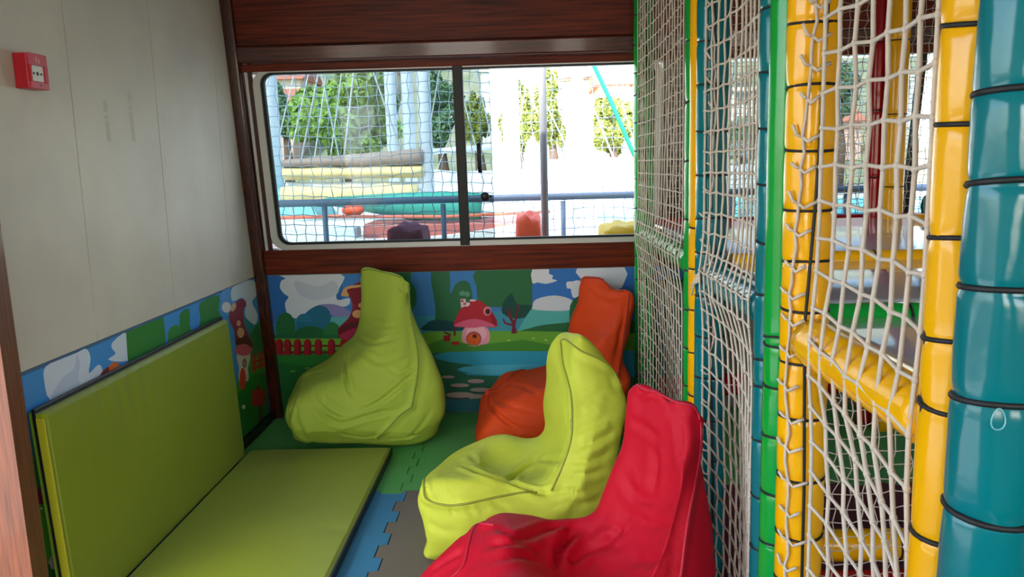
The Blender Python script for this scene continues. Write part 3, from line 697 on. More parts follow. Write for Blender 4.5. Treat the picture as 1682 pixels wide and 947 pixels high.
bean_bag('orange bean bag leaning by the green post, in front of the mural', F_O, P_O, (.13, 4.03, 0), math.radians(10),
    dict(prof=[(-.30, 0), (-.39, .10), (-.39, .22), (-.32, .33), (-.20, .38), (-.02, .40), (.07, .46), (.12, .58), (.17, .72), (.215, .85), (.245, .85), (.28, .72), (.32, .50), (.345, .28), (.35, .12), (.29, 0)], w=WID[:-1]+[(.9, .14)], twist=math.radians(55), axis=.20, k=.045),
    outline=c8((356, 905), (360, 835), (374, 745), (398, 662), (440, 632), (492, 572), (600, 549), (690, 522))+c8((800, 372), (822, 300), (855, 200), (873, 112), (900, 101), (985, 112), (1044, 168), (1075, 156), (1112, 150), (1130, 215), (1120, 300), (1100, 405), (1080, 500))+c8((1112, 600), (1092, 690)),
    creases=[(c8((420, 658), (424, 715), (470, 772), (560, 832), (660, 850)), .011, .012), (c8((520, 620), (600, 640), (680, 690)), .006, .016), (c8((900, 130), (960, 190), (1050, 210)), .005, .016), (c8((1100, 170), (1075, 330), (1040, 480)), .006, .014), (c8((950, 330), (1010, 380), (1080, 370)), .004, .015), (c8((450, 700), (560, 740), (670, 760)), .005, .014)],
    seams=[c8((420, 655), (480, 642), (548, 568), (620, 548), (690, 532)), c8((1108, 156), (1098, 260), (1080, 380), (1058, 520), (1050, 590)), c8((878, 112), (905, 105), (985, 118), (1044, 172), (1106, 156)), c8((420, 655), (395, 690), (385, 760))], seed=2)
bean_bag('lime bean bag with pointed back between the red and orange ones', F_L, P_L, (-.01, 2.93, 0), math.radians(4),
    dict(prof=[(-.32, 0), (-.385, .10), (-.40, .24), (-.365, .37), (-.27, .425), (-.12, .375), (-.01, .37), (.05, .46), (.075, .60), (.095, .775), (.13, .785), (.21, .68), (.29, .52), (.35, .34), (.37, .16), (.31, 0)], w=[(0, .24), (.12, .31), (.32, .32), (.45, .29), (.6, .21), (.75, .13), (.9, .10)], twist=math.radians(14), axis=.14, k=.028, sub=[(-.11, .0, .455, .15, .20, .13, .04)]),
    outline=c15((135, 885), (102, 795), (96, 685), (74, 595), (108, 485), (200, 392), (330, 312), (500, 264), (640, 262))+c8((680, 850), (684, 750), (699, 600), (710, 470), (728, 410), (765, 380), (800, 378), (820, 352), (882, 387), (962, 460), (1030, 560), (1066, 625), (1088, 690))+c15((1050, 250), (1030, 395)),
    creases=[(c15((290, 418), (360, 455), (440, 478), (505, 492)), .013, .011), (c15((505, 492), (580, 440), (655, 372)), .020, .013), (c15((500, 492), (600, 530), (650, 546), (712, 540)), .014, .010), (c15((330, 360), (360, 410), (420, 440)), .008, .014),
             (c15((110, 500), (120, 560), (150, 590)), .010, .008), (c15((820, 260), (900, 220), (990, 180)), .006, .014), (c15((830, 330), (920, 300), (1020, 250)), .007, .013), (c15((800, 400), (900, 395), (1000, 350)), .006, .013), (c15((780, 470), (860, 455), (960, 440)), .006, .012), (c15((660, 560), (780, 540), (870, 550)), .006, .012),
             (c15((300, 610), (330, 640), (345, 660)), .004, .010), (c15((420, 585), (470, 610), (520, 640)), .004, .011), (c15((620, 420), (680, 390), (780, 400)), .007, .013), (c15((230, 620), (250, 645)), .004, .009), (c15((120, 680), (180, 720), (260, 730)), .004, .014), (c15((850, 120), (900, 100), (960, 60)), .005, .013), (c15((840, 600), (900, 590), (960, 560)), .004, .012)],
    seams=[c8((772, 418), (784, 520), (806, 600), (822, 680), (828, 780), (826, 860))+c15((806, 200), (808, 260), (796, 330), (760, 430), (712, 535)), c15((106, 482), (104, 520), (116, 575), (200, 604), (290, 601), (430, 572), (570, 545), (640, 545)), c8((772, 412), (800, 408), (870, 462), (960, 502), (1022, 550), (1058, 622))], seed=3)
bean_bag('red bean bag nearest the camera, beside the netting', F_R, P_R, (.13, 2.12, 0), math.radians(24),
    dict(prof=[(-.30, 0), (-.39, .10), (-.40, .24), (-.34, .37), (-.24, .41), (-.10, .385), (.0, .41), (.05, .50), (.10, .63), (.15, .80), (.185, .80), (.25, .66), (.31, .50), (.35, .32), (.36, .14), (.30, 0)], w=[(0, .24), (.12, .31), (.32, .32), (.45, .29), (.6, .23), (.75, .18), (.9, .15)], twist=math.radians(28), axis=.17, k=.04, sub=[(-.10, 0, .52, .14, .17, .13, .05)]),
    outline=c15((60, 975), (90, 945), (200, 822), (310, 732), (380, 686), (450, 648), (590, 648), (700, 668), (800, 664), (862, 660), (905, 640), (950, 562), (1000, 432), (1042, 330), (1064, 200), (1072, 90), (1090, 45), (1116, 28), (1160, 50), (1210, 62), (1300, 108), (1390, 130), (1425, 200), (1432, 380), (1460, 600), (1482, 750), (1492, 945)),
    creases=[(c15((842, 712), (770, 790), (738, 850), (742, 920)), .022, .014), (c15((445, 700), (560, 765), (700, 716), (840, 712)), .012, .014), (c15((390, 800), (540, 790), (640, 822)), .008, .014), (c15((760, 890), (900, 825), (1010, 760), (1040, 740)), .009, .015), (c15((960, 700), (1030, 715), (1045, 745)), .006, .012), (c15((900, 900), (960, 820), (1060, 800)), .006, .014),
             (c15((1195, 300), (1210, 430), (1190, 560)), .006, .018), (c15((1130, 68), (1150, 70), (1190, 60)), .008, .007), (c15((1080, 200), (1150, 230), (1230, 290)), .005, .015), (c15((1320, 180), (1330, 330), (1340, 450)), .005, .014), (c15((1050, 450), (1120, 560), (1220, 600)), .006, .018), (c15((300, 820), (200, 880), (130, 930)), .007, .012), (c15((1100, 640), (1200, 700), (1310, 690)), .005, .016), (c15((1050, 860), (1180, 870), (1310, 840)), .006, .015), (c15((420, 880), (540, 850), (650, 870)), .006, .015)],
    seams=[c15((1424, 210), (1420, 350), (1392, 520), (1372, 620), (1350, 750), (1332, 900), (1320, 970)), c15((440, 700), (352, 700), (318, 790), (296, 885), (244, 945)), c15((1118, 34), (1160, 56), (1210, 68), (1300, 114), (1386, 136), (1420, 200))], seed=4)

# ================================================================== CLIMBING FRAME
frame = empty('climbing_frame', (1.1, 2.6, 0))
tag(frame, 'indoor climbing frame of yellow, teal and green padded posts with platforms', 'climbing frame')
FL = Vector((1.1, 2.6, 0))
def loc(mb): mb.v = [(p[0]-FL.x, p[1]-FL.y, p[2]-FL.z) for p in mb.v]; return mb
def padded(name, p0, p1, r, m, ties, label=None, nz=None, seg=24, puff=.05, seed=0, tie_r=.0032, dent=1.0):
    """foam sleeve from p0 to p1, pinched where the cable ties bite (ties = distances along it)"""
    p0 = np.array(p0, float); p1 = np.array(p1, float); L = np.linalg.norm(p1-p0); d = (p1-p0)/L
    a = np.array([1., 0, 0]) if abs(d[2]) > .9 else np.array([0, 0, 1.]); u = a-d*(a@d); u /= np.linalg.norm(u); v = np.cross(d, u)
    zs = set(np.linspace(0, L, max(8, int(L/.03))))
    for t in ties:
        for q in (-.035, -.02, -.011, -.005, 0, .005, .011, .02, .035):
            if 0 < t+q < L: zs.add(t+q)
    zs = sorted(zs); rnd = random.Random(seed)
    ph = [rnd.random()*6.28 for _ in range(8)]; V = []; F = []
    for z in zs:
        pin = 0
        for t in ties: pin += math.exp(-((z-t)/.007)**2)*.05+math.exp(-((z-t)/.025)**2)*.014
        for k in range(seg):
            an = 2*PI*k/seg; near = sum(math.exp(-((z-t)/.03)**2) for t in ties)
            rr = r*(1+.015-pin*(1+.5*math.sin(3*an+ph[0]+z*9)*dent)+near*dent*.022*math.sin(5*an+ph[1]+z*31)+.010*math.sin(2*an+ph[2]+z*7)+.006*math.sin(z*19+ph[3]))
            V.append(p0+d*z+rr*(math.cos(an)*u+math.sin(an)*v))
    for i in range(len(zs)-1):
        for k in range(seg): F.append((i*seg+k, i*seg+(k+1) % seg, (i+1)*seg+(k+1) % seg, (i+1)*seg+k))
    F.append(tuple(range(seg))[::-1]); F.append(tuple((len(zs)-1)*seg+k for k in range(seg)))
    mb = MB().add(V, F); loc(mb); o = mb.build(name, m, frame, True)
    if label: o['label'] = label
    for t in ties:
        c = p0+d*t; ang = np.arange(20)*2*PI/20
        tw = .006*rnd.uniform(-1, 1)
        pts = [c+(r*1.0+tie_r*.2)*(math.cos(q)*u+math.sin(q)*v)*.965+d*tw*math.sin(q) for q in ang]
        tm = MB().tube(pts, tie_r, 6, closed=True); loc(tm); tm.build('cable_tie', BLACKC, o, True)
    return o
H = ZC
P8 = (.592, .965); P7 = (.592, 1.073); P6 = (.59, 1.707); P5 = (.586, 1.828); P4 = (.592, 1.928); P3 = (.59, 2.60); PY = (.592, 2.715); PG = (.598, 2.83); P1 = (.59, 4.10)
def post(p, r, m, ties, lab, seed, lean=(0, 0), **k): return padded('padded_post', (p[0]+lean[0], p[1], 0), (p[0]+lean[1], p[1], H), r, m, [t for t in ties if .02 < t < H-.02], lab, seed=seed, **k)
P8o = post(P8, .054, TEAL, [.3, .44, .58, .72, .835, .96, 1.103, 1.241, 1.365, 1.469, 1.60, 1.74], 'thick teal padded post nearest the camera', 8, lean=(-.033, .002), tie_r=.0042, seg=32)
pl_c = at(1640, 688, Y=.908); lp_ = MB().tube([(pl_c[0]+.008*math.cos(a)*(1-.3*math.sin(a)), pl_c[1], pl_c[2]+.013*math.sin(a)) for a in np.arange(14)*2*PI/14], .0009, 6, closed=True)
loc(lp_).build('plastic_loop', mat('clear_plastic', (120, 180, 190), .1), P8o, True)
post(P7, .05, YEL, [.30, .45, .60, .74, .874, 1.061, 1.154, 1.291, 1.438, 1.562, 1.70], 'yellow padded post half behind the nearest teal one', 7, lean=(-.018, .004), tie_r=.0038)
post(P6, .05, YEL, [.2, .33, .466, .576, .709, .846, .968, 1.082, 1.185, 1.293, 1.417, 1.544, 1.67, 1.80], 'yellow padded post left of the front netting', 6)
post(P5, .046, GRN, [.12, .24, .37, .495, .621, .76, .88, .977, .996], 'smooth green padded post beside the yellow one', 5, puff=.02, dent=.5)
post(P4, .046, TEAL, [.3, .43, .568, .714, .851, .918, 1.078, 1.205, 1.342, 1.471, 1.599, 1.738, 1.88], 'slim teal padded post behind the green one', 4)
post(P3, .05, TEAL, [.27, .412, .557, .696, .835, .967, 1.108, 1.216, 1.355, 1.493, 1.635, 1.766, 1.901, 2.03], 'teal padded post midway along the frame', 3)
post(PY, .05, YEL, [.3, .45, .60, .75, .9, 1.04, 1.18], 'yellow padded post behind the midway teal one', 2)
post(PG, .05, GRN, [.3, .45, .60, .74, .88, 1.02, 1.2, 1.4, 1.6, 1.8, 2.0], 'green padded post of the midway cluster', 9)
post(P1, .05, GRN, [.16, .298, .417, .539, .669, .807, .928, 1.05, 1.171, 1.32, 1.458, 1.595, 1.73, 1.837, 1.97, 2.111, 2.25], 'green padded post beside the window', 1)
PR = at(1440, 353, Z=1.10); PYY = at(1468, 356, Z=1.09)
post((1.752, 4.13), .042, RED, [.5, 1.3, 1.62, 1.95], 'red padded post at the far side', 11)
post((1.812, 4.05), .052, YEL, [.5, 1.25, 1.6, 1.95], 'yellow padded post beside the red one', 12)
def beam(p0, p1, r, m, n, lab, seed, off=.08):
    L = np.linalg.norm(np.array(p1)-np.array(p0)); return padded('padded_beam', p0, p1, r, m, [off+(L-2*off)*(i+.5)/n for i in range(n)] if n else [], lab, seed=seed)
ZB = 1.018
beam((.592, P7[1]+.052, ZB), (.592, P6[1]-.052, ZB), .049, YEL, 0, 'yellow padded beam across the front bay', 21)
beam((.592, P4[1]+.05, ZB+.015), (.592, P3[1]-.052, ZB+.015), .045, TEAL, 0, 'teal padded beam', 22)
beam((.595, PG[1]+.052, ZB+.02), (.595, P1[1]-.052, ZB+.02), .045, GRN, 9, 'green padded beam', 23)
beam((.66, 1.80, ZB+.012), (2.6, 1.80, ZB+.012), .043, GRN, 8, 'green padded beam between platforms', 24)
beam((.66, 2.62, ZB+.045), (2.6, 2.62, ZB+.045), .036, YEL, 7, 'yellow padded beam between platforms', 25)
beam((.66, 4.2, ZB+.06), (2.9, 4.2, ZB+.06), .03, RED, 0, 'red padded beam at back', 26)
beam((1.92, 4.03, ZB+.07), (2.7, 3.3, ZB+.07), .026, YEL, 2, 'slanting yellow padded rail', 27)
beam((2.02, 4.12, 1.14), (2.9, 4.12, 1.14), .06, DKGRN, 9, 'dark green padded beam', 28)
beam((.70, 2.46, .16), (2.4, 2.46, .16), .05, YEL, 6, 'low yellow padded beam', 29)
beam((.70, 2.40, .055), (2.4, 2.40, .055), .045, RED, 0, 'low red padded beam', 30)
beam((.68, 4.24, .20), (2.6, 4.24, .20), .06, RED, 0, 'low red padded beam along the back', 31)
for (a, b, z) in ((1.13, 1.755, 1.05), (1.845, 2.575, 1.072), (2.66, 4.165, 1.092)):
    mb = MB().rbox(.645, 2.7, a, b, z-.04, z, .012, 3); loc(mb); o = sharp_smooth(mb.build('platform', GREY, frame)); o['label'] = 'glossy grey padded platform'
# padded green panel at the back under the platform
mb = MB().rbox(.66, 1.0, 4.22, 4.27, .02, .78, .015, 3); loc(mb); o = sharp_smooth(mb.build('padded_panel', DKGRN, frame)); o['label'] = 'green padded panel'

# ------------------------------------------------------------------ safety nets
def net(label, pos, nu, nv, r, m=CORD, sides=5, zig=.15, jit=.003, hexa=True, border=None, tufts=None, seed=0, slack=0., group=None, cat='net', loc0=None, ties=None):
    """pos(u,v) -> point; u in 0..nu, v in 0..nv; knots zigzag as tensioned square mesh does"""
    rnd = random.Random(seed); K = {}
    for i in range(nu+1):
        for j in range(nv+1):
            du = zig*(1 if (i+j) % 2 else -1) if 0 < i < nu else 0
            dv = zig*.6*(1 if (i+j) % 2 else -1)
            p = np.array(pos(min(max(i+du, 0), nu), j+dv)); K[i, j] = p+np.array([rnd.uniform(-jit, jit) for _ in range(3)])*(0 if i in (0, nu) else 1)
    base = np.array(loc0 if loc0 is not None else K[0, 0])
    t = empty('safety_net', tuple(base)); tag(t, label, cat, group)
    mb = MB()
    for i in range(nu+1): mb.tube([K[i, j]-base for j in range(nv+1)], r, sides, cap=False)
    for j in range(nv+1):
        for i in range(nu):
            a, b = K[i, j]-base, K[i+1, j]-base; mid = (a+b)/2+np.array([0, 0, -slack*rnd.random()])
            mb.tube([a, mid, b], r*.92, sides, cap=False)
    # knots
    o = mb.build('mesh_cords', m, t, True, fix=False); o['kind'] = 'stuff'
    if sides >= 5:
        kb = MB()
        for p in K.values():
            q = p-base; kb.tube([q-np.array([0, 0, r*1.7]), q, q+np.array([0, 0, r*1.7])], [r*.9, r*1.55, r*.9], 6)
        k = kb.build('knots', m, t, True, fix=False); k['kind'] = 'stuff'
    if border is not None:
        b = MB()
        for pts in border: b.tube([np.array(p)-base for p in catmull(pts, 4, False)], .0034, 6)
        b.build('border_rope', BLACKC, t, True)
    if tufts:
        b = MB()
        for line in tufts: b.tube([np.array(p)-base for p in line], r*.9, 5)
        b.build('loose_ends', m, t, True)
    return t
# front bay net
YN, YFAR = 1.128, 1.545; XN = .556
def fb(u, v, nu=7, nv=34):
    a = u/nu; y = YFAR+(YN-YFAR)*a; z = 2.40-(v/nv)*2.3
    low = max(0, min(1, (1.03-z)/.5)); mid = math.exp(-((z-1.02)/.12)**2)
    z2 = z-.14*a*low-.05*a*max(0, min(1, (1.4-z)/.4)); bulge = .018*math.sin(PI*a)
    return (XN-.012*mid+bulge*(1-mid)*.7+.03*low*math.sin(PI*a), y, z2)
def onpost(p, r, ang, z): return (p[0]+r*math.cos(ang), p[1]+r*math.sin(ang), z)
def tuft_lines(p, r, angf, z0, z1, step, seed, ln=.018, right=True):
    """selvedge cord wrapped on a post with the cut mesh ends sticking out of it"""
    rnd = random.Random(seed); L = []; main = []; z = z1
    while z > z0:
        a = angf(z)+rnd.uniform(-.07, .07); main.append(onpost(p, r, a, z)); k = ln*rnd.uniform(.7, 1.25)/r
        main.append(onpost(p, r+.001, a+rnd.uniform(-.04, .1), z-step*.5))
        L.append([onpost(p, r, a, z), onpost(p, r+.004, a-k*.55, z+.004), onpost(p, r+.006, a-k, z+.018+rnd.uniform(-.008, .008))])
        if right: L.append([onpost(p, r, a, z), onpost(p, r+.003, a+k*.6, z-.010), onpost(p, r+.004, a+k*1.3, z-.002), onpost(p, r+.002, a+k*2.0, z+.004)])
        z -= step*rnd.uniform(.85, 1.15)
    return [main]+L
R_ = math.radians
a6r = lambda z: R_(float(np.interp(z, [.3, .7, 1.05, 1.35, 1.75, 2.4], [262, 260, 251, 268, 281, 286])))
a6t = lambda z: R_(float(np.interp(z, [.3, .7, 1.0, 1.3, 1.75, 2.4], [226, 222, 210, 228, 258, 268])))
rope6 = [onpost(P6, .0545, a6r(z), z) for z in np.linspace(.05, 2.4, 34)]
tl6 = tuft_lines(P6, .0545, a6t, .1, 2.38, .066, 5, .016)
net('white netting across the front bay between the two yellow posts', fb, 7, 34, .0040, sides=6, zig=.06, jit=.0015, border=[rope6, [onpost(P7, .054, math.radians(172), z) for z in np.linspace(1.03, 1.20, 6)]], tufts=tl6, seed=3)
# middle bay net
def mbn(u, v, nu=10, nv=38):
    a = u/nu; y = P3[1]-.05+(P4[1]+.05-(P3[1]-.05))*a; z = 2.42-(v/nv)*2.36
    low = max(0, min(1, (1.0-z)/.5)); mid = math.exp(-((z-1.035)/.09)**2)
    return (.556-.014*mid+.02*math.sin(PI*a)*(1-mid)+.02*low*math.sin(PI*a), y, z-.10*a*low)
rope3 = [onpost(P3, .054, R_(268)+.12*math.sin(z*6), z) for z in np.linspace(.05, 2.4, 30)]
tl3 = tuft_lines(P3, .0545, lambda z: R_(258)+.12*math.sin(z*9), .1, 2.35, .085, 6, .022, False)
rb = random.Random(4)
for k in range(6):
    a0 = R_(236)+rb.uniform(-.25, .1); z0 = 1.05+rb.uniform(-.02, .03); tl3.append([onpost(P3, .0555, a0+.5, z0+.01), onpost(P3, .057, a0, z0), onpost(P3, .062, a0-.35, z0-.01-rb.uniform(0, .03)), onpost(P3, .066, a0-.6, z0-.02-rb.uniform(0, .05))])
net('white netting across the middle bay above and below the teal beam', mbn, 10, 38, .0036, sides=5, zig=.06, jit=.0015, border=[rope3], tufts=tl3, seed=4)
# far bay net
def fbn(u, v, nu=17, nv=40):
    a = u/nu; y = 4.045+(2.885-4.045)*a; z = 2.42-(v/nv)*2.38
    mid = math.exp(-((z-1.04)/.07)**2); low = max(0, min(1, (1.0-z)/.4)); up = max(0, min(1, (z-1.1)/.6))
    return (.553-.018*mid+.012*math.sin(PI*a)*up+.028*low*math.sin(PI*a), y, z+.05*up*math.sin(PI*a)*(-1)*0-.03*low*a)
net('white netting along the far bay beside the window', fbn, 17, 40, .0031, sides=4, zig=.06, jit=.0015, border=[[onpost(P1, .053, R_(272)+.08*math.sin(z*7), z) for z in np.linspace(.05, 2.4, 30)]], tufts=tuft_lines(P1, .054, lambda z: R_(266), .1, 2.35, .08, 8, .02, False), seed=5)
# finer nets at the back of the frame and under the deck
net('fine netting hanging in front of the far window inside climbing frame', lambda u, v: (.72+u*.04, 4.235-.0-.145*(2.25-v*.04-1.1)*.9, 2.26-v*.04), 46, 29, .0019, sides=4, zig=.1, jit=.004, seed=6)
net('fine netting hanging over the low yellow beam under the platforms', lambda u, v: (.70+u*.045, 2.37+.01*math.sin(u), 0.96-v*.045+.006*math.sin(u*.7)), 34, 20, .0021, sides=4, zig=.12, jit=.005, seed=7)

# ================================================================== OUTSIDE
BLUEG = mat('rail_paint', (110, 134, 156), .4); WHT = mat('boat_white', (240, 240, 238), .35)
struct(MB().box(-9, 9, BACK0+.06, 6.4, .35, .42).build('side_deck', mat('outer_deck', (170, 176, 176), .7)))   # side deck of the boat
rail = empty('guard_rail', (0, 5.7, .42)); tag(rail, 'blue grey painted guard rail outside the window', 'railing')
rz = at(750, 327, Y=5.7)[2]
mb = MB().tube([(-5, 0, rz-.42), (6, 0, rz-.42)], .026, 10); mb.build('top_rail', BLUEG, rail, True)
for px in (533, 728, 925, 1200, 1390, 1560):
    x = at(px, 340, Y=5.7)[0]; MB().tube([(x, 0, 0), (x, 0, rz-.45)], .019, 10).build('rail_post', BLUEG, rail, True)
x = at(893, 250, Y=5.5)[0]
pil = MB().tube([(0, 0, 0), (0, 0, 2.6)], .026, 12).build('awning_post', mat('post_grey', (120, 124, 128), .4), None, True); pil.location = (x, 5.5, .42); tag(pil, 'tall grey awning post in front of the guard rail', 'post')
net('blue grey safety netting stretched outside behind the guard rail', lambda u, v: (-3.2+u*.072, 5.78+.02*math.sin(u*.5+v), 2.9-v*.07+.012*math.sin(u*.4)), 100, 34, .003, m=CORDG, sides=4, zig=.09, jit=.003, seed=9)
rp = MB().tube([np.array(at(930, 8, Y=5.55)), np.array(at(972, 100, Y=5.6)), np.array(at(1005, 170, Y=5.62)), np.array(at(1036, 242, Y=5.65)), np.array(at(1070, 312, Y=5.68))], .016, 8); c = np.array(rp.v).mean(0); rp.v = [tuple(np.array(p)-c) for p in rp.v]
o = rp.build('mooring_rope', mat('rope_teal', (40, 168, 140), .7), None, True); o.location = c; tag(o, 'teal green rope slanting across the upper right of the window', 'rope')
# soft seats on the side deck
def deck_seat(x0p, x1p, ytop, colour, label, Y=5.05, name='outdoor_bean_bag'):
    a = at(x0p, 392, Y=Y); b = at(x1p, 392, Y=Y); zt = at((x0p+x1p)/2, ytop, Y=Y)[2]; wdt = b[0]-a[0]; hgt = zt-.42
    bm = bmesh.new(); bmesh.ops.create_icosphere(bm, subdivisions=4, radius=1)
    for v in bm.verts:
        p = v.co; q = max(abs(p.x), abs(p.y), abs(p.z)); p *= .3+.7/q
        n = mnoise.noise(Vector((p.x*2+x0p, p.y*2, p.z*2)))
        p.x *= wdt/2*(1+.05*n)*(1-.06*max(0, p.z)); p.y *= .22; p.z = (p.z+1)/2*hgt*(1+.05*n*(p.z > .4))
    me = bpy.data.meshes.new(name); bm.to_mesh(me); bm.free(); me.materials.append(mat('deck_bag_%d' % x0p, colour, .6, var=.1, vscale=4))
    for f in me.polygons: f.use_smooth = True
    o = link(name, me); o.location = ((a[0]+b[0])/2, Y, .42); tag(o, label, 'bean bag'); return o
deck_seat(640, 706, 366, (160, 40, 80), 'maroon bean bag on the side deck outside the left pane')
deck_seat(845, 892, 349, (236, 92, 50), 'orange bean bag on the side deck outside beside awning post', Y=5.25)
deck_seat(980, 1060, 364, (226, 186, 40), 'yellow bean bag on the side deck outside at the right end')
struct(MB().box(-4.2, XL-.61, -4, 6.4, -.10, -.03).build('side_deck', MATS['outer_deck']))
# water and quay
struct(MB().box(-40, 40, 6.6, 21, -1.3, -1.2).build('harbour_water', mat('sea_water', (120, 160, 166), .15, bump=.4, bscale=3)))
# ---- sailing boats
CREAM = mat('sail_cream', (226, 206, 150), .8); BRN = mat('boom_cover', (150, 132, 122), .8); SPAR = mat('spar', (226, 232, 240), .35); TARP = mat('tarp_green', (60, 160, 140), .7)
WIRE = mat('stay_wire', (214, 216, 216), .4)
def hull_mb(L, Wd, Hh, n=22):
    mb = MB(); V = []; F = []; k = 9
    for i in range(n+1):
        t = i/n; x = -L/2+L*t; wd = Wd/2*(max(0, 1-abs(2*t-.9)**2.6/1.25))**.7+.02; sh = .25*(2*t-1)**2
        for j in range(k):
            a = PI*j/(k-1); V.append((x, -wd*math.cos(a), Hh*(1+sh*.5)-(Hh)*math.sin(a)**.8))
    for i in range(n):
        for j in range(k-1): F.append((i*k+j, (i+1)*k+j, (i+1)*k+j+1, i*k+j+1))
        F.append((i*k, i*k+k-1, (i+1)*k+k-1, (i+1)*k))
    F.append(tuple(range(k))); F.append(tuple(n*k+j for j in range(k))[::-1]); mb.add(V, F); return mb
def sailboat(label, cx, Y, L, masts, boom=None, cover=None, sail=None, cabin=True, tarp=None, hullcol=WHT, hh=1.6, z=-1.2):
    t = empty('sailing_boat', (cx, Y, z)); tag(t, label, 'boat')
    sharp_smooth(hull_mb(L, L*.3, hh).build('hull', hullcol, t), 50)
    MB().rbox(-L*.22, L*.25, -L*.09, L*.09, hh*.95, hh+.42, .1, 3).build('cabin', hullcol, t) if cabin else None
    for (x, r, h) in masts:
        mm = MB().tube([(x, 0, hh*.9), (x, 0, h)], [r, r*.8], 12).build('mast', SPAR, t, True)
        w_ = MB()
        for dx in (-L*.42, -L*.3, -L*.2, L*.2, L*.42): w_.tube([(x, 0, h*.97), (x+dx, (.3 if abs(dx) < L*.35 else 0), hh)], .012, 5)
        w_.tube([(x, -.5, h*.55), (x, .5, h*.55)], .03, 6)
        w_.build('rigging', WIRE, mm, True)
    if boom:
        x0, z0, x1, z1 = boom
        MB().tube([(x0, 0, z0), (x1, 0, z1)], .06, 10).build('boom', SPAR, t, True)
    for nm, q, m in (('sail_cover', cover, BRN), ('furled_sail', sail, CREAM)):
        if q:
            (x0, zb0, zt0), (x1, zb1, zt1) = q; V = []; F = []; nn = 14; kk = 10
            for i in range(nn+1):
                s = i/nn; x = x0+(x1-x0)*s; zb = zb0+(zb1-zb0)*s; zt = zt0+(zt1-zt0)*s; c = (zb+zt)/2; hr = (zt-zb)/2*(1+.05*math.sin(i*2.1))
                for k in range(kk):
                    a = 2*PI*k/kk; V.append((x, .17*math.cos(a)*(1+.15*math.sin(i*1.7)), c+hr*math.sin(a)))
            for i in range(nn):
                for k in range(kk): F.append((i*kk+k, i*kk+(k+1) % kk, (i+1)*kk+(k+1) % kk, (i+1)*kk+k))
            F.append(tuple(range(kk))); F.append(tuple(nn*kk+k for k in range(kk))[::-1])
            MB().add(V, F).build(nm, m, t, True)
    if tarp:
        (x0, z0, r0), (x1, z1, r1) = tarp
        MB().tube([(x0+(x1-x0)*s, 0, z0+(z1-z0)*s) for s in np.linspace(0, 1, 8)], [r0+(r1-r0)*math.sin(PI*.5*s) for s in np.linspace(0, 1, 8)], 12).build('tarpaulin', TARP, t, True)
    return t
def lp(px, py, Y, cx, z=-1.2):
    p = at(px, py, Y=Y); return p[0]-cx, p[2]-z
Yb = 9.5; cx = at(590, 300, Y=Yb)[0]
xl, zlt = lp(468, 262, Yb, cx); _, zlb = lp(468, 276, Yb, cx); xr, zrt = lp(696, 243, Yb, cx); _, zrb = lp(696, 273, Yb, cx)
_, s0 = lp(468, 296, Yb, cx); _, s1 = lp(696, 292, Yb, cx)
mx_ = lp(702, 300, Yb, cx)[0]
sailboat('white sailing boat with brown boom cover over a cream furled sail', cx, Yb, 6.2, [(mx_, .085, 8.5)], boom=(xl, s0-.08, xr, s1-.1), cover=((xl, zlb, zlt), (xr, zrb, zrt)), sail=((xl, s0, zlb+.02), (xr, s1, zrb+.02)), hh=1.6)
aw0, aw1 = lp(472, 318, Yb, cx), lp(690, 313, Yb, cx); bt = bpy.data.objects['sailing_boat']
MB().tube([(aw0[0]+(aw1[0]-aw0[0])*i/8, -.2, aw0[1]+(aw1[1]-aw0[1])*i/8) for i in range(9)], [.09+.02*math.sin(i*2.3) for i in range(9)], 10).build('folded_awning', CREAM, bt, True)
Yb = 8.0; cx = at(655, 340, Y=Yb)[0]; a = lp(535, 330, Yb, cx); b = lp(790, 345, Yb, cx)
sailboat('low boat under a teal green tarpaulin behind the guard rail', cx, Yb, 3.6, [], tarp=((a[0], a[1], .03), (b[0], b[1], .17)), cabin=False, hh=1.95)
tb = bpy.data.objects['sailing_boat.001']; BRK = mat('hull_brick', (170, 92, 84), .5)
MB().rbox(-.30, 1.2, -.35, .30, 1.80, 2.09, .03).build('deck_house', BRK, tb)
MB().rbox(-.62, -.36, -.42, -.12, 1.82, 2.06, .02).build('deck_locker', mat('locker_blue', (190, 214, 226), .5), tb)
MB().tube([(-1.5, -.3, 2.16), (-.6, -.35, 2.17), (.5, -.38, 2.14), (1.5, -.3, 2.16)], .018, 6).build('rubbing_strake', mat('strake_orange', (214, 110, 80), .5), tb, True)
Yb = 13.6; cx = at(650, 300, Y=Yb)[0]
sailboat('white two masted boat moored behind the boom cover', cx, Yb, 8, [(lp(648, 300, Yb, cx)[0], .1, 9.5), (lp(676, 300, Yb, cx)[0], .11, 10)], hh=1.9)
Yb = 11.4; cx = at(448, 300, Y=Yb)[0]+.2
lb = sailboat('white boat whose mast stands at the left window edge', cx, Yb, 5, [(lp(452, 300, Yb, cx)[0], .13, 9)], hh=1.9, cabin=False)
sh = [(.75*math.cos(PI*i/12), .62*math.sin(PI*i/12)) for i in range(13)]
MB().prism([(x_-.1, 1.75+z_) for x_, z_ in sh], 1, -.62, .4).build('spray_hood', mat('hood_teal', (130, 186, 186), .7), lb)
Yb = 16.0; cx = at(860, 300, Y=Yb)[0]
sailboat('white sailing boat seen through the open right half of window', cx, Yb, 6.4, [(lp(842, 300, Yb, cx)[0], .17, 11)], boom=(-2.2, 2.9, lp(842, 300, Yb, cx)[0], 3.0), hh=2.1)
Yb = 18.6; cx = at(985, 300, Y=Yb)[0]
sailboat('white boat moored further right beyond the open pane', cx, Yb, 8, [(lp(950, 300, Yb, cx)[0], .15, 10)], hh=2.3)
Yb = 11.4; cx = at(1230, 330, Y=Yb)[0]
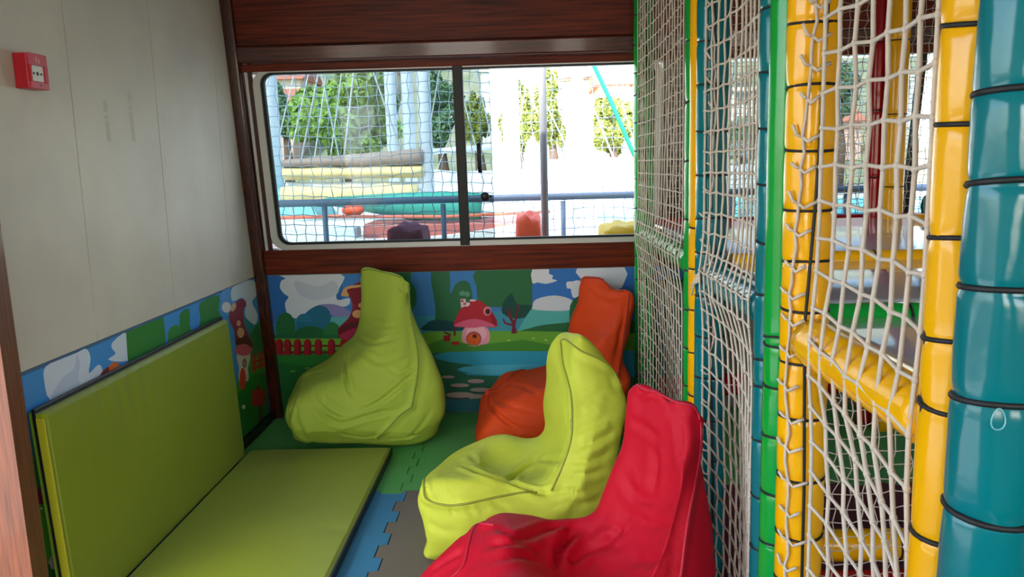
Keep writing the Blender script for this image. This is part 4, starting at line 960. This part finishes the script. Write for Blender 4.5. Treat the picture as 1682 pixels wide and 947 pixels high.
sailboat('turquoise decked boat beyond the climbing frame window', cx, Yb, 4.2, [(.4, .1, 9)], hh=1.7, hullcol=mat('hull_turq', (120, 200, 210), .5))
Yb = 9.4; cx = at(1500, 330, Y=Yb)[0]
sailboat('pale turquoise boat at the right end of the far window', cx, Yb, 4.0, [(1.4, .08, 8)], hh=1.7, hullcol=MATS['hull_turq'])
# ---- quay, hill, trees, houses
struct(MB().box(-40, 40, 21, 30, -1.3, .4).build('quay', mat('quay_stone', (214, 206, 192), .8)))
hv = []; hf = []; nx, ny = 60, 24
for i in range(nx+1):
    for j in range(ny+1):
        x = -45+90*i/nx; y = 29+j*2.6; z = .2+(j/ny)**1.1*24+1.2*mnoise.noise(Vector((x*.12, y*.12, 0)))
        hv.append((x, y, z))
for i in range(nx):
    for j in range(ny): hf.append((i*(ny+1)+j, (i+1)*(ny+1)+j, (i+1)*(ny+1)+j+1, i*(ny+1)+j+1))
struct(mesh('hillside', hv, hf, mat('hillside', (104, 120, 84), .95, var=.5, vscale=.5, rgb2=(176, 166, 140), detail=6), None, True))
LEAFA = mat('leaf_bright', (132, 168, 74), .7, var=.4, vscale=1.2); LEAFB = mat('leaf_yellow', (140, 152, 70), .7, var=.3, vscale=1.2); LEAFC = mat('leaf_dark', (96, 132, 92), .8, var=.4, vscale=1); BARK = mat('bark', (90, 74, 60), .9)
def tree(label, x, y, z, rx, rz_, trunk, m, seed, nleaf=5200, group=None):
    t = empty('harbour_tree', (x, y, z)); tag(t, label, 'tree', group); rnd = np.random.default_rng(seed)
    MB().tube([(0, 0, 0), (.1, 0, trunk*.6), (0, .1, trunk+rz_*.6)], [.22, .17, .08], 8).build('trunk', BARK, t, True)
    cl = rnd.normal(size=(26, 3)); cl /= np.linalg.norm(cl, axis=1)[:, None]; cl *= rnd.uniform(.35, .95, (26, 1)); rad = rnd.uniform(.22, .42, 26)
    nleaf = int(nleaf*1.5); k = rnd.integers(0, 26, nleaf); d = rnd.normal(size=(nleaf, 3)); d /= np.linalg.norm(d, axis=1)[:, None]
    c = cl[k]+d*rad[k][:, None]*rnd.uniform(.75, 1.02, (nleaf, 1)); c = c*np.array([rx, rx, rz_])+np.array([0, 0, trunk+rz_])
    a = d+rnd.normal(size=(nleaf, 3))*.6; a /= np.linalg.norm(a, axis=1)[:, None]; b = np.cross(a, rnd.normal(size=(nleaf, 3))); b /= np.linalg.norm(b, axis=1)[:, None]; e = np.cross(a, b); s = rnd.uniform(.13, .26, (nleaf, 1))*min(rx, 2.2)/1.6
    V = np.stack([c-b*s, c-e*s*.6, c+b*s, c+e*s*.6], 1).reshape(-1, 3); F = [(4*i, 4*i+1, 4*i+2, 4*i+3) for i in range(nleaf)]
    o = mesh('foliage', V, F, m, t); o['kind'] = 'stuff'
def tree_px(label, x0, x1, y0, y1, Y, m, seed, zb=.4, group=None, nleaf=5200):
    a = at(x0, y1, Y=Y); b = at(x1, y0, Y=Y); rx = (b[0]-a[0])/2; rz_ = (b[2]-a[2])/2
    tree(label, (a[0]+b[0])/2, Y, zb, rx, rz_, a[2]-zb, m, seed, nleaf, group)
tree_px('large bright green tree on the quay behind the left pane', 468, 648, 112, 262, 24, LEAFA, 1, nleaf=9000)
tree_px('green tree on the quay right of the paired masts', 690, 752, 110, 255, 25, LEAFC, 2)
tree_px('yellow green tree just right of the window mullion', 765, 800, 150, 250, 24, LEAFB, 3)
tree_px('yellow green tree left of the grey awning post', 818, 876, 130, 255, 23, LEAFB, 4)
tree_px('yellow green tree right of the grey awning post', 880, 930, 125, 250, 25, LEAFB, 5)
tree_px('yellow green tree behind the slanting teal rope', 975, 1036, 160, 260, 23.5, LEAFB, 6)
tree_px('dark tree on the hill foot at the left window edge', 440, 490, 130, 230, 28, LEAFC, 7)
tree_px('small green tree behind the middle bay netting', 1190, 1250, 190, 260, 26, LEAFC, 8)
tree_px('green tree behind the front bay netting', 1340, 1420, 110, 200, 28, LEAFC, 9)
ROOF = mat('roof_tile', (196, 120, 96), .8); PLA = mat('plaster', (226, 214, 196), .8); PLB = mat('plaster_pink', (222, 178, 160), .8); SHUT = mat('shutter', (90, 104, 104), .6)
def house(label, px, py, wpx, hpx, Y, m, pitched=True):
    a = at(px-wpx/2, py+hpx/2, Y=Y); b = at(px+wpx/2, py-hpx/2, Y=Y); wd = b[0]-a[0]; hh = b[2]-a[2]
    t = empty('hillside_house', ((a[0]+b[0])/2, Y, a[2])); tag(t, label, 'house')
    MB().box(-wd/2, wd/2, 0, 4, -3.0, hh).build('wall', m, t)
    if pitched: MB().add([(-wd/2-.2, -.3, hh), (wd/2+.2, -.3, hh), (wd/2+.2, 4.3, hh), (-wd/2-.2, 4.3, hh), (-wd/2-.2, 2, hh+1.0), (wd/2+.2, 2, hh+1.0)], [(0, 1, 5, 4), (2, 3, 4, 5), (0, 4, 3), (1, 2, 5), (0, 3, 2, 1)]).build('roof', ROOF, t)
    else: MB().box(-wd/2-.1, wd/2+.1, -.1, 4.1, hh, hh+.2).build('roof', PLA, t)
    n = max(1, int(wd/1.4))
    for r_ in range(max(1, int(hh/2.0))):
        for i in range(n):
            x = -wd/2+wd*(i+.5)/n; z = .5+r_*2.0
            if z+.9 < hh+.4: MB().box(x-.3, x+.3, -.06, .02, z, z+.9).build('window', SHUT, t)
for q in (('cream hillside house with tiled roof above the large tree', 470, 140, 46, 20, 42, PLA), ('pink hillside house with tiled roof at the left window edge', 462, 190, 30, 24, 34, PLB), ('small cream house with tiled roof between tree and masts', 622, 122, 44, 16, 43, PLA),
          ('white hillside house above the open pane', 815, 128, 50, 22, 38, WHT, False), ('cream hillside house behind the slanting rope', 950, 140, 60, 26, 44, PLA), ('pink hillside house at the right end of open pane', 1010, 150, 50, 22, 36, PLB),
          ('pale flat house seen through middle bay netting', 1222, 170, 54, 40, 36, PLA, False), ('pink house seen through front bay netting left of the red post', 1385, 215, 60, 30, 34, PLB), ('white flat house seen through front bay netting right of the yellow post', 1525, 150, 60, 40, 34, WHT, False)):
    house(*q)
# lifebuoy-orange fender on the tarpaulin boat
p = at(580, 345, Y=7.4)
o = MB().tube([(-.10, 0, 0), (-.06, 0, .0), (.06, 0, 0), (.10, 0, 0)], [.02, .05, .05, .02], 12).build('fender', mat('fender_orange', (240, 90, 50), .5), None, True); o.location = p; tag(o, 'orange fender hanging at the boat left of tarpaulin', 'fender')
